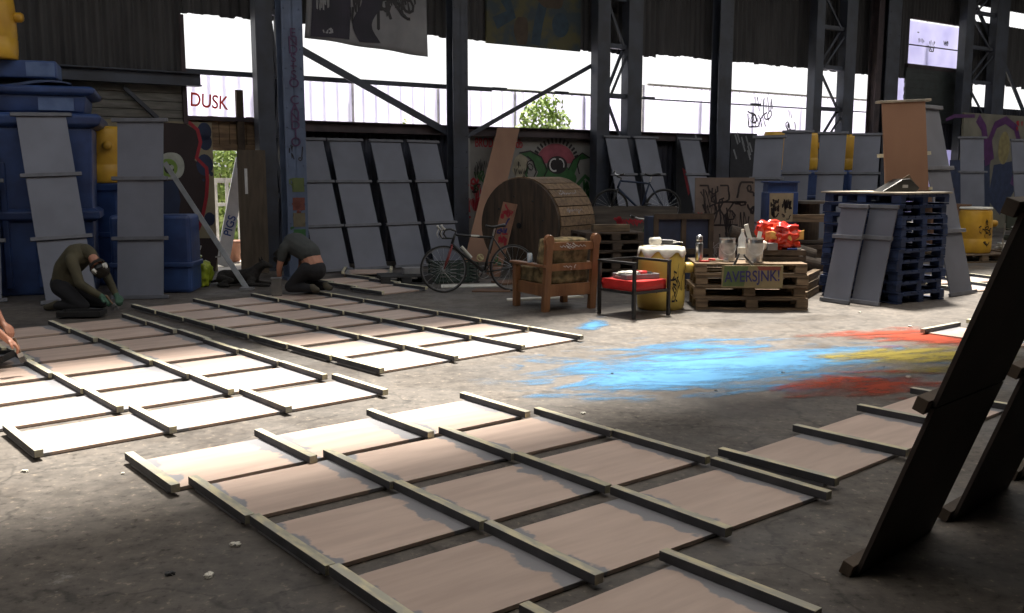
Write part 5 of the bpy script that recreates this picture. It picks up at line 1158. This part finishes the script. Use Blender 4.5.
# ------------------------------------------------------------------ bicycles
def bicycle(label, loc, rot, frame_m, group=None, drops=True, mtb=False):
    t = thing('bicycle', label, 'bicycle', loc, rot, group); Rw = .335; wb = 1.0
    # local: x forward, front wheel hub at x=wb, rear hub at x=0
    for x in (0, wb):
        w_ = MB(); w_.ring((x, 0, Rw), (0, 1, 0), Rw-.012, .021 if mtb else .013, 44, 8); wo = w_.build('wheel', RUBBER, t, smooth=True)
        b = MB(); b.ring((x, 0, Rw), (0, 1, 0), Rw-.03, .009, 44, 6); b.build('rim', mat('dark_rim', (.16, .16, .17)), wo)
        b = MB()
        for k in range(20): a = 2*PI*k/20; b.cyl((x+.02*math.cos(a+1), .025*(-1)**k, Rw+.02*math.sin(a+1)), (x+(Rw-.03)*math.cos(a), 0, Rw+(Rw-.03)*math.sin(a)), .0016, n=4)
        b.build('spokes', CHROME, wo)
        b = MB(); b.cyl((x, -.045, Rw), (x, .045, Rw), .022); b.build('hub', CHROME, wo)
    bb = (.42, 0, .28); st = (.28, 0, .80); ht = (.83, 0, .82); hb = (.875, 0, .69)
    b = MB(); b.tube([bb, st], .017); b.tube([(st[0]+.01, 0, st[2]-.03), ht], .017); b.tube([bb, hb], .021); b.tube([ht, hb], .02)
    for s_ in (-1, 1): b.tube([(bb[0], s_*.02, bb[2]), (0, s_*.06, Rw)], .010); b.tube([(st[0], s_*.012, st[2]-.03), (0, s_*.06, Rw)], .009)
    b.build('frame', frame_m, t, smooth=True)
    b = MB()
    for s_ in (-1, 1): b.tube([(.88, s_*.035, .66), (.93, s_*.045, .50), (wb, s_*.05, Rw)], [.014, .013, .009])
    b.tube([(.88, -.04, .67), (.88, .04, .67)], .015); b.build('fork', mat('red_fork', (.22, .03, .03)) if drops else BLACK, t, smooth=True)
    b = MB(); b.tube([st, (.245, 0, .93)], .013); b.build('seat_post', CHROME, t)
    b = MB(); b.surf(lambda u, v: Vector((.11+.27*u, (v-.5)*(.145*(1-u)**1.2+.035), .955-.02*(2*v-1)**2*(1-u)+.015*math.cos(u*5))), 12, 8); b.build('saddle', BLACK, t, smooth=True, solid=.03)
    b = MB(); b.tube([ht, (.815, 0, .87), (.90, 0, .90)], .014); b.build('stem', BLACK, t)
    if drops:
        b = MB()
        for s_ in (-1, 1): b.tube([(.90, 0, .90), (.90, s_*.17, .90), (.93, s_*.205, .90), (1.0, s_*.21, .885), (1.02, s_*.21, .83), (.98, s_*.21, .775), (.90, s_*.21, .77)], .014)
        b.build('handlebar', BLACK, t, smooth=True)
        b = MB()
        for s_ in (-1, 1): b.tube([(1.0, s_*.21, .89), (1.04, s_*.21, .93), (1.05, s_*.205, .96)], .017); b.tube([(1.03, s_*.21, .91), (1.06, s_*.21, .84), (1.04, s_*.21, .78)], .006)
        b.build('brake_lever', mat('pale_lever', (.5, .5, .48)), t, smooth=True)
    else:
        b = MB(); b.tube([(.86, -.3, .97), (.90, -.1, .93), (.90, .1, .93), (.86, .3, .97)], .013); b.build('handlebar', CHROME, t, smooth=True)
        b = MB()
        for s_ in (-1, 1): b.cyl((.86, s_*.3, .97), (.89, s_*.19, .95), .02); b.tube([(.88, s_*.18, .95), (.95, s_*.22, .93)], .007)
        b.build('grips', BLACK, t)
    b = MB(); b.ring((bb[0], -.045, bb[2]), (0, 1, 0), .09, .006, 26, 5); b.cyl((bb[0], -.055, bb[2]), (bb[0], .055, bb[2]), .022)
    for k in range(5): a = k*2*PI/5; b.cyl((bb[0], -.045, bb[2]), (bb[0]+.09*math.cos(a), -.045, bb[2]+.09*math.sin(a)), .006)
    b.build('chainring', CHROME, t)
    b = MB(); b.tube([(bb[0], -.06, bb[2]), (bb[0]+.10, -.07, bb[2]-.14)], .01); b.tube([(bb[0], .06, bb[2]), (bb[0]-.10, .07, bb[2]+.14)], .01); b.build('crank', BLACK, t)
    for s_, e in ((-1, (bb[0]+.10, -.11, bb[2]-.14)), (1, (bb[0]-.10, .11, bb[2]+.14))):
        b = MB(); b.box(e, (.09, .09, .02)); b.build('pedal', BLACK, t)
    b = MB(); b.tube([(bb[0], -.045, bb[2]+.09), (0, -.045, Rw+.04)], .004, 5); b.tube([(bb[0], -.045, bb[2]-.09), (0.03, -.045, Rw-.13), (0, -.045, Rw-.06)], .004, 5); b.build('chain', BLACK, t)
    if drops:
        b = MB(); b.tube([(.60, 0, .49), (.74, 0, .65)], .0225); b.tube([(.48, 0, .792), (.60, 0, .80)], .0185); b.build('frame_decal', mat('pale_decal', (.5, .5, .46)), t)
        b = MB(); b.tube([(.44, 0, .46), (.50, 0, .52)], .018); b.ring((.47, .0, .49), (0, 1, 0), .045, .008, 14, 5); b.build('bottle_cage', mat('pale_cage', (.45, .40, .22)), t)
    return t
bf_, br_ = G(437, 293), G(513, 291)
a_ = math.atan2(bf_.y-br_.y, bf_.x-br_.x)
bicycle('dark road bicycle with drop handlebars and red fork before the cable drum', (br_.x, br_.y, 0), (R(4), 0, a_), BLACK)
bicycle('bicycle with flat handlebars standing among clutter left of the dark blue bin', (2.55, 15.0, 0), (R(5), 0, R(118)), mat('green_frame', (.10, .14, .06)), drops=False, mtb=True)
t2 = bicycle('blue bicycle propped high on the heap in front of the lattice column', (2.75, 17.3, .735), (R(-6), 0, R(190)), mat('blue_frame', (.015, .03, .07)), drops=False, mtb=True)
t = thing('storage_chest', 'dark chest under the blue bicycle beside the lattice column', 'chest', (2.3, 17.25, 0), R(10)); b = MB(); b.box((0, 0, .33), (1.5, .6, .66)); b.build('chest_body', DKWOOD, t, bevel=.01)
b = MB(); b.box((0, 0, .69), (1.56, .66, .05)); b.build('lid', DKWOOD, t, bevel=.01)

# crates and boards on the floor by the bicycle
gk = G(443, 284)
t = thing('milk_crate', 'black and green open crate behind the bicycle front wheel', 'crate', (gk.x+.14, gk.y+.30, .001), R(22)); b = MB()
for i in range(6):
    z = .03+.055*i
    for y in (-.2, .2): b.box((0, y, z), (.66, .015, .022))
    for x in (-.33, .33): b.box((x, 0, z), (.015, .4, .022))
for x in (-.33, -.17, 0, .17, .33):
    for y in (-.2, .2): b.box((x, y, .16), (.03, .02, .32))
b.box((0, 0, .012), (.66, .4, .015)); b.build('crate_body', mat('dark_green_plastic', (.02, .035, .028)), t)
gk = G(404, 284)
pallet('small black pallet lying left of the bicycle front wheel', (gk.x-.02, gk.y+.2, 0), R(15), None, L_=.78, W_=.6, h=.13, m=mat('black_pallet', (.03, .03, .033)))
b = MB(); b.box((0, 0, .05), (.3, .2, .1)); tag(b.build('grey_carton', GREYPL, loc=(gk.x+.1, gk.y+.25, .132), rot=.3, bevel=.01), 'small grey box on the black pallet left of the bicycle', 'box')
for i, (px, py, w_, l_, a, m_, lab) in enumerate(((470, 287, .9, .35, 8, WHITEP, 'flat pale cardboard sheet under the bicycle'), (492, 292, .55, .3, -6, mat('brown_card', (.16, .09, .055)), 'flat brown cardboard piece below the bicycle rear wheel'), (545, 300, 1.1, .12, 18, WHITEP, 'thin pale batten on the floor behind the armchair legs'), (508, 284, .4, .4, 30, mat('brown_card', (.16, .09, .055)), 'folded brown cardboard behind the bicycle pedals'))):
    g_ = G(px, py); b = MB(); b.slab([(-w_/2, -l_/2), (w_/2, -l_/2*.8), (w_/2*.9, l_/2), (-w_/2*.95, l_/2)], 0, .012+.004*i)
    tag(b.build('cardboard_sheet' if i != 2 else 'timber_batten', m_, loc=(g_.x, g_.y+.1, .002+.001*i), rot=R(a)), lab, 'cardboard' if i != 2 else 'timber')

# ------------------------------------------------------------------ people and dog (skinned bodies)
def skinned(name, J, E_, m, parent, root=0, sub=2, extra=None, voxel=None):
    b = MB(); Y_ = Vector((0, 1, 0)); small = min((min(r) if isinstance(r, tuple) else r) for _, r in J.values())
    def parts(p, r):
        p = Vector(p)
        if isinstance(r, tuple) and r[1] > r[0]*1.02: return [(p+Y_*(r[1]-r[0]), r[0]), (p-Y_*(r[1]-r[0]), r[0])]
        return [(p, min(r) if isinstance(r, tuple) else r)]
    def ball(p, r):
        k = 6; b.lathe([(max(1e-4, r*math.sin(PI*i/k)), -r*math.cos(PI*i/k)) for i in range(k+1)], 12, c=p)
    for k_ in J:
        P_ = parts(*J[k_])
        for p, r in P_: ball(p, r)
        if len(P_) == 2: b.cyl(P_[0][0], P_[1][0], P_[0][1], n=12)
    for a_, c_ in E_:
        A = parts(*J[a_]); B_ = parts(*J[c_])
        if len(A) != len(B_):
            A = A if len(A) == 2 else A*2; B_ = B_ if len(B_) == 2 else B_*2
        for (p, r), (q, r2) in zip(A, B_): b.cyl(p, q, r, r2, n=12)
        if len(A) == 2:
            (p0, r), (p1, _) = A; (q0, r2), (q1, _) = B_
            b.cyl((p0+p1)/2, (q0+q1)/2, r, r2, n=12)
    o = b.build(name, m, parent, smooth=True)
    md = o.modifiers.new('r', 'REMESH'); md.mode = 'VOXEL'; md.voxel_size = voxel or (.0065 if small < .015 else .011); md.use_smooth_shade = True
    sm_ = o.modifiers.new('s', 'SMOOTH'); sm_.iterations = 3 if small < .015 else 10; sm_.factor = .5
    return o
def hand(J, E_, wrist, hnd, d, side, key, curl=.5, spread=(0, 0, 1)):
    # palm and five separate fingers continuing from the wrist
    d = Vector(d).normalized(); w_ = Vector(wrist); sidev = Vector(side).normalized(); dn = d.cross(sidev).normalized()
    if dn.z > 0: dn = -dn
    palm = w_ + d*.055; J[key+'palm'] = (palm, (.024, .036)); E_.append((hnd, key+'palm'))
    for i, (off, l_) in enumerate(((-.033, .062), (-.011, .075), (.011, .07), (.033, .055))):
        k0 = palm + d*.035 + sidev*off; k1 = k0 + (d*(1-curl*.4)+dn*curl*.5).normalized()*l_*.5; k2 = k1 + (d*(1-curl)+dn*curl).normalized()*l_*.5
        for n_, (p, r) in enumerate(((k0, .0105), (k1, .0095), (k2, .008))): J['%sf%d%d' % (key, i, n_)] = (p, r)
        E_ += [(key+'palm', '%sf%d0' % (key, i)), ('%sf%d0' % (key, i), '%sf%d1' % (key, i)), ('%sf%d1' % (key, i), '%sf%d2' % (key, i))]
    t0_ = palm - d*.02 + sidev*-.038; t1 = t0_ + (d*.7-sidev*.5+dn*.3).normalized()*.035; t2_ = t1 + (d*.9+dn*.4).normalized()*.03
    J[key+'t0'] = (t0_, .012); J[key+'t1'] = (t1, .011); J[key+'t2'] = (t2_, .009); E_ += [(key+'palm', key+'t0'), (key+'t0', key+'t1'), (key+'t1', key+'t2')]

def person(label, loc, rot, P, top_m, leg_m, boot_m, sleeves='long', hair='short', mask=False, gloves=None, bare_back=False):
    t = thing('person', label, 'person', loc, rot)
    V = {k: Vector(v) for k, v in P.items()}
    J = {}; E_ = []
    def add(k, r): J[k] = (V[k], r)
    for k, r in (('pelvis', (.13, .15)), ('spine', (.115, .14)), ('chest', (.125, .165)), ('neckb', .06), ('neck', .052)): add(k, r)
    E_ += [('pelvis', 'spine'), ('spine', 'chest'), ('chest', 'neckb'), ('neckb', 'neck')]
    hd = V['head']; fd = V['face'].normalized(); upv = (hd-V['neck']).normalized()
    J['jaw'] = (V['neck']*.45+hd*.55+fd*.03, .062); J['skull'] = (hd+upv*.035-fd*.01, (.078, .072)); J['crown'] = (hd+upv*.085-fd*.015, .055)
    E_ += [('neck', 'jaw'), ('jaw', 'skull'), ('skull', 'crown')]
    for s in ('l', 'r'):
        for k, r in (('sh', .058), ('el', .042), ('wr', .027)): add(k+s, r)
        for k, r in (('hip', .095), ('kn', .06), ('an', .042), ('toe', .034)): add(k+s, r)
        E_ += [('chest', 'sh'+s), ('sh'+s, 'el'+s), ('el'+s, 'wr'+s), ('pelvis', 'hip'+s), ('hip'+s, 'kn'+s), ('kn'+s, 'an'+s), ('an'+s, 'toe'+s)]
        d = V['hd'+s]-V['wr'+s]; sd_ = d.cross(Vector((0, 0, 1)))
        if sd_.length < .01: sd_ = Vector((0, 1, 0))
        hand(J, E_, V['wr'+s], 'wr'+s, d, sd_ if s == 'l' else -sd_, 'h'+s, curl=.7)
    body = skinned('body', J, E_, SKIN, t)
    # clothes a little larger than the body
    def seg(a, c, f): return V[a].lerp(V[c], f)
    J2 = {'pelvis': (seg('spine', 'pelvis', .12 if bare_back else .9), (.145, .165)), 'spine': (V['spine'], (.14, .165)), 'chest': (V['chest'], (.15, .19)), 'neckb': (seg('chest', 'neckb', 1.0 if mask else .8), .082 if mask else .075)}
    E2 = [('pelvis', 'spine'), ('spine', 'chest'), ('chest', 'neckb')]
    for s in ('l', 'r'):
        J2['sh'+s] = (V['sh'+s], .074); E2.append(('chest', 'sh'+s))
        if sleeves == 'long':
            J2['el'+s] = (V['el'+s], .058); J2['wr'+s] = (seg('el'+s, 'wr'+s, .93), .042); E2 += [('sh'+s, 'el'+s), ('el'+s, 'wr'+s)]
        else: J2['el'+s] = (seg('sh'+s, 'el'+s, .55), .064); E2.append(('sh'+s, 'el'+s))
    skinned('jacket' if sleeves == 'long' else 't_shirt', J2, E2, top_m, t)
    J3 = {'pelvis': (V['pelvis']+Vector((-.02, 0, -.06 if bare_back else -.02)), (.150, .165))}; E3 = []
    for s in ('l', 'r'):
        J3['hip'+s] = (V['hip'+s], .115); J3['kn'+s] = (V['kn'+s], .078); J3['an'+s] = (seg('kn'+s, 'an'+s, .92), .058); E3 += [('pelvis', 'hip'+s), ('hip'+s, 'kn'+s), ('kn'+s, 'an'+s)]
    skinned('trousers', J3, E3, leg_m, t)
    if mask: skinned('hood', {'a': (V['neckb'], .09), 'b': (seg('neckb', 'neck', .9), .082), 'c': (V['neck']+(hd-V['neck'])*.35-fd*.03, .075)}, [('a', 'b'), ('b', 'c')], top_m, t)
    for s in ('l', 'r'):
        d = V['toe'+s]-V['an'+s]
        skinned('boot', {'a': (V['an'+s]-d*.25+Vector((0, 0, .01)), .052), 'b': (V['an'+s]+d*.3, .05), 'c': (V['toe'+s]+d*.2, .040)}, [('a', 'b'), ('b', 'c')], boot_m, t)
    # head details
    side = fd.cross(upv).normalized()
    Mh = Matrix((fd, side, fd.cross(side)*-1)).transposed()
    up2 = Mh.col[2]
    b = MB(); c_h = hd+upv*.045-fd*.022
    b.pillow(c_h, (.20, .175, .20), M=Mh, e=.9, wob=.12, seed=3, n=9)
    if hair == 'long': b.pillow(c_h-upv*.07-fd*.05, (.13, .17, .2), M=Mh, e=.8, wob=.15, seed=5, n=7)
    bm_h = b.bm; front = [v for v in bm_h.verts if (v.co-hd).dot(fd) > .045 and (v.co-hd).dot(upv) < .075]
    bmesh.ops.delete(bm_h, geom=front, context='VERTS')
    b.build('hair', HAIR, t, smooth=True)
    fc = hd+fd*.068
    b = MB(); b.pillow(fc+fd*.014-upv*.004, (.03, .026, .045), M=Mh, e=.6); b.build('nose', SKIN, t, smooth=True)
    for s_ in (-1, 1):
        b = MB(); b.pillow(fc+side*s_*.031+upv*.028, (.014, .026, .012), M=Mh, e=.9, n=4); b.build('eye', mat('eye_white', (.6, .6, .58)), t, smooth=True)
        b = MB(); b.pillow(hd+side*s_*.078+upv*.01-fd*.01, (.035, .016, .06), M=Mh, e=.8, n=4); b.build('ear', SKIN, t, smooth=True)
    b = MB(); b.pillow(fc-upv*.045+fd*.002, (.014, .045, .012), M=Mh, e=.8, n=4); b.build('mouth', mat('lips', (.30, .10, .08)), t, smooth=True)
    if mask:
        b = MB(); b.pillow(fc-upv*.03+fd*.02, (.085, .10, .10), M=Mh, e=.6); mo_ = b.build('respirator', BLACK, t, smooth=True)
        for s_ in (-1, 1):
            b = MB(); c_1 = fc-upv*.035+fd*.03+side*s_*.05; b.cyl(c_1, c_1+(side*s_+fd*.5).normalized()*.035, .038, .04, n=20); b.build('filter', mat('filter_white', (.75, .73, .66)), mo_, smooth=False)
        b = MB(); b.tube([hd+side*s2*.09*math.cos(a)+upv*(.01)+fd*(.09*math.sin(a)) for s2, a in [(1, R(20+i*-20)) for i in range(12)]], .006, 5, closed=False); b.build('strap', BLACK, t)
    if gloves is not None:
        for s in ('l', 'r'):
            Jg = {}; Eg = []; d = V['hd'+s]-V['wr'+s]; sd_ = d.cross(Vector((0, 0, 1))); Jg['w'] = (V['wr'+s]-d*.3, .036); Jg['w2'] = (V['wr'+s], .033); Eg.append(('w', 'w2'))
            hand(Jg, Eg, V['wr'+s], 'w2', d, sd_ if s == 'l' else -sd_, 'h', curl=.7)
            for k in Jg:
                r = Jg[k][1]; Jg[k] = (Jg[k][0], tuple(x+.003 for x in r) if isinstance(r, tuple) else r+.003)
            skinned('glove', Jg, Eg, gloves, t)
    return t

P1 = dict(pelvis=(-.22, 0, .34), spine=(-.17, 0, .52), chest=(.0, .0, .68), neckb=(.10, -.01, .74), neck=(.17, -.02, .71), head=(.30, -.05, .555), face=(.70, -.50, -.45),
          shl=(.04, .17, .67), ell=(.22, .20, .42), wrl=(.40, .12, .19), hdl=(.46, .08, .13), shr=(.03, -.18, .64), elr=(.17, -.24, .36), wrr=(.42, -.20, .21), hdr=(.52, -.19, .15),
          hipl=(-.20, .11, .30), knl=(.16, .17, .085), anl=(-.26, .13, .075), toel=(-.37, .12, .05), hipr=(-.20, -.11, .30), knr=(.16, -.19, .085), anr=(-.26, -.15, .075), toer=(-.37, -.14, .05))
g_ = G(74, 313)
pe1 = person('kneeling person in olive hoodie and respirator painting the back left panels', (g_.x, g_.y+.22, 0), R(-12), P1, OLIVE, TROU, BOOT, mask=True, gloves=GLOVE)
P2 = dict(pelvis=(-.20, 0, .38), spine=(-.12, 0, .56), chest=(.12, 0, .67), neckb=(.24, 0, .64), neck=(.30, 0, .58), head=(.36, 0, .49), face=(.5, 0, -.85),
          shl=(.16, .18, .62), ell=(.22, .22, .36), wrl=(.28, .17, .14), hdl=(.33, .15, .07), shr=(.16, -.18, .62), elr=(.22, -.22, .36), wrr=(.28, -.17, .14), hdr=(.33, -.15, .07),
          hipl=(-.18, .11, .33), knl=(.10, .15, .085), anl=(-.30, .13, .085), toel=(-.36, .13, .07), hipr=(-.18, -.11, .33), knr=(.10, -.15, .085), anr=(-.30, -.13, .085), toer=(-.36, -.13, .07))
g_ = G(303, 297)
pe2 = person('kneeling person in grey T-shirt bent over with bare lower back, seen from behind', (g_.x-.02, g_.y+.12, .05), R(150), P2, TEE, TROU, BOOT, sleeves='short', bare_back=True)
P3 = dict(pelvis=(-.30, 0, .36), spine=(-.28, 0, .55), chest=(-.16, 0, .78), neckb=(-.12, 0, .90), neck=(-.10, 0, .95), head=(-.05, 0, 1.02), face=(.7, 0, -.5),
          shl=(-.12, .18, .80), ell=(.06, .24, .56), wrl=(.20, .20, .34), hdl=(.27, .18, .28), shr=(-.12, -.18, .80), elr=(.22, -.18, .50), wrr=(.43, -.10, .26), hdr=(.50, -.07, .20),
          hipl=(-.26, .11, .32), knl=(.08, .17, .085), anl=(-.34, .13, .075), toel=(-.45, .12, .05), hipr=(-.26, -.11, .32), knr=(.08, -.17, .085), anr=(-.34, -.13, .075), toer=(-.45, -.12, .05))
g_ = G(21, 363, .12)
pe3 = person('person at the left edge whose bare forearm and hand reach in with a brush', (g_.x-.50, g_.y+.10, .07), R(-6), P3, OLIVE, TROU, BOOT, sleeves='short')
def brush(label, loc, rot):
    t = thing('paint_brush', label, 'brush', loc, rot); b = MB(); b.cyl((0, 0, .0), (0, 0, .13), .009, .012); b.build('handle', WOOD, t)
    b = MB(); b.box((0, 0, -.02), (.05, .014, .04)); b.build('ferrule', CHROME, t); b = MB(); b.box((0, 0, -.06), (.05, .014, .05)); b.build('bristles', mat('grey_bristles', (.10, .10, .10)), t); return t
h3 = Vector(pe3.location) + Matrix.Rotation(R(-6), 3, 'Z') @ Vector((.50, -.07, .15)); brush('brush held by the hand at the left edge', h3+Vector((.02, 0, -.01)), (0, R(-18), 0))
h1 = Vector(pe1.location) + Matrix.Rotation(R(-12), 3, 'Z') @ Vector((.53, -.19, .12)); brush('brush held by the masked worker', h1+Vector((.03, 0, .0)), (0, R(-35), 0))
def tray(label, loc, rot, w_=.36, d_=.22):
    t = thing('paint_tray', label, 'tray', loc, rot); b = MB(); b.box((0, 0, .006), (w_, d_, .012))
    for c_2, d_2 in (((0, -d_/2, .03), (w_, .012, .06)), ((0, d_/2, .03), (w_, .012, .06)), ((-w_/2, 0, .03), (.012, d_, .06)), ((w_/2, 0, .03), (.012, d_, .06))): b.box(c_2, d_2)
    b.build('tray_shell', BLACK, t, bevel=.003); b = MB(); b.box((0, 0, .02), (w_-.02, d_-.02, .01)); b.build('grey_paint', mat('wet_grey_paint', (.25, .25, .27), rough=.2), t); return t
g_ = G(86, 316); tray('black paint tray beside the masked worker', (g_.x, g_.y-.10, .023), R(6), .48, .26)
g_ = G(0, 372); tray('black paint tray with grey paint at the left edge beside the reaching hand', (g_.x-.20, g_.y+.14, .072), R(8), .38, .28)

g_ = G(283, 297); b = MB(); b.box((0, 0, .12), (.14, .12, .24)); t_ = thing('paint_tub', 'pale grey square tub beside the hands of the man in the grey T-shirt', 'tub', (g_.x-.07, g_.y-.04, .022), .2); b.build('tub_body', mat('pale_grey_tub', (.16, .15, .14)), t_, bevel=.012)
b = MB(); b.box((0, 0, .245), (.15, .13, .015)); b.build('lid', GREYPL, t_, bevel=.004)
# dog lying by the doorway
g_ = G(240, 287); dg = thing('dog', 'black dog lying on the floor beside the doorway, head turned right', 'dog', (g_.x, g_.y+.15, 0), R(-4))
J = dict(rump=((-.30, .05, .13), (.11, .12)), belly=((-.08, .03, .13), (.105, .12)), chest=((.14, 0, .16), (.12, .12)), neck=((.25, -.01, .27), .075), head=((.33, -.02, .33), (.068, .062)), muzz=((.43, -.03, .31), .036), nose=((.47, -.03, .30), .022),
         tail1=((-.42, .1, .07), .03), tail2=((-.58, .18, .03), .018), shl=((.18, .09, .10), .05), ell=((.10, .13, .045), .035), pal=((.34, .13, .03), .028), ptl=((.40, .13, .028), .026),
         shr=((.18, -.09, .10), .05), elr=((.12, -.14, .045), .035), par=((.38, -.14, .03), .028), ptr=((.45, -.14, .028), .026),
         hip=((-.30, -.10, .11), .07), kn=((-.10, -.20, .10), .045), ho=((-.28, -.24, .04), .028), pa=((-.12, -.27, .028), .024), hip2=((-.34, .12, .09), .06), kn2=((-.18, .2, .08), .04), pa2=((-.06, .22, .028), .024))
E_ = [('rump', 'belly'), ('belly', 'chest'), ('chest', 'neck'), ('neck', 'head'), ('head', 'muzz'), ('muzz', 'nose'), ('rump', 'tail1'), ('tail1', 'tail2'), ('chest', 'shl'), ('shl', 'ell'), ('ell', 'pal'), ('pal', 'ptl'), ('chest', 'shr'), ('shr', 'elr'), ('elr', 'par'), ('par', 'ptr'), ('rump', 'hip'), ('hip', 'kn'), ('kn', 'ho'), ('ho', 'pa'), ('rump', 'hip2'), ('hip2', 'kn2'), ('kn2', 'pa2')]
skinned('body', {k: (Vector(p), r) for k, (p, r) in J.items()}, E_, FUR, dg)
for s_ in (-1, 1):
    b = MB(); b.prism([(-.02, 0), (.03, 0), (.0, .075)], -.008, .008); o = b.build('ear', FUR, dg, bevel=.004); o.location = (.30, -.02+s_*.045, .375); o.rotation_euler = (R(-12*s_), R(-10), 0)
    b = MB(); b.pillow((.385, -.02+s_*.032, .348), (.014, .012, .014), e=.9, n=3); b.build('eye', BLACK, dg, smooth=True)

# ------------------------------------------------------------------ litter on the floor
for i, (px, py, s_, m_, lab) in enumerate(((235, 546, .035, WHITEP, 'crumpled white scrap on the bare floor lower left'), (170, 575, .03, BLACK, 'small dark scrap on the bare floor lower left'), (209, 577, .035, WHITEP, 'folded pale scrap near the lower left corner of the foreground panels'),
        (123, 474, .02, WHITEP, 'white paper fleck left of the foreground panels'), (25, 472, .03, WHITEP, 'white paper sliver below the left panels'), (583, 414, .028, WHITEP, 'white stub beside the blue powder'), (612, 374, .022, BLACK, 'black bottle cap in the blue powder'),
        (909, 378, .035, WHITEP, 'white scrap in the front orange powder'), (955, 334, .05, WHITEP, 'white paper scrap beside the right hand panels'), (910, 327, .035, WHITEP, 'pale scrap behind the rear orange powder'), (860, 313, .03, WHITEP, 'pale scrap below the short grey panels'), (884, 367, .02, BLACK, 'dark fleck in the yellow powder'), (716, 391, .02, BLACK, 'dark fleck at the near edge of the blue powder'), (783, 373, .025, BLACK, 'dark scrap in the blue powder by the orange'))):
    g_ = G(px, py); b = MB(); s_ *= .55; b.pillow((0, 0, s_*.4), (s_*2, s_*1.4, s_*.8), e=.3, wob=.7, seed=i, n=4)
    tag(b.build('bottle_cap' if 'cap' in lab else ('dark_fragment' if m_ is BLACK else 'paper_scrap'), m_, loc=(g_.x, g_.y, 0), rot=i*.7), lab, 'scrap')
bpy.context.view_layer.update()
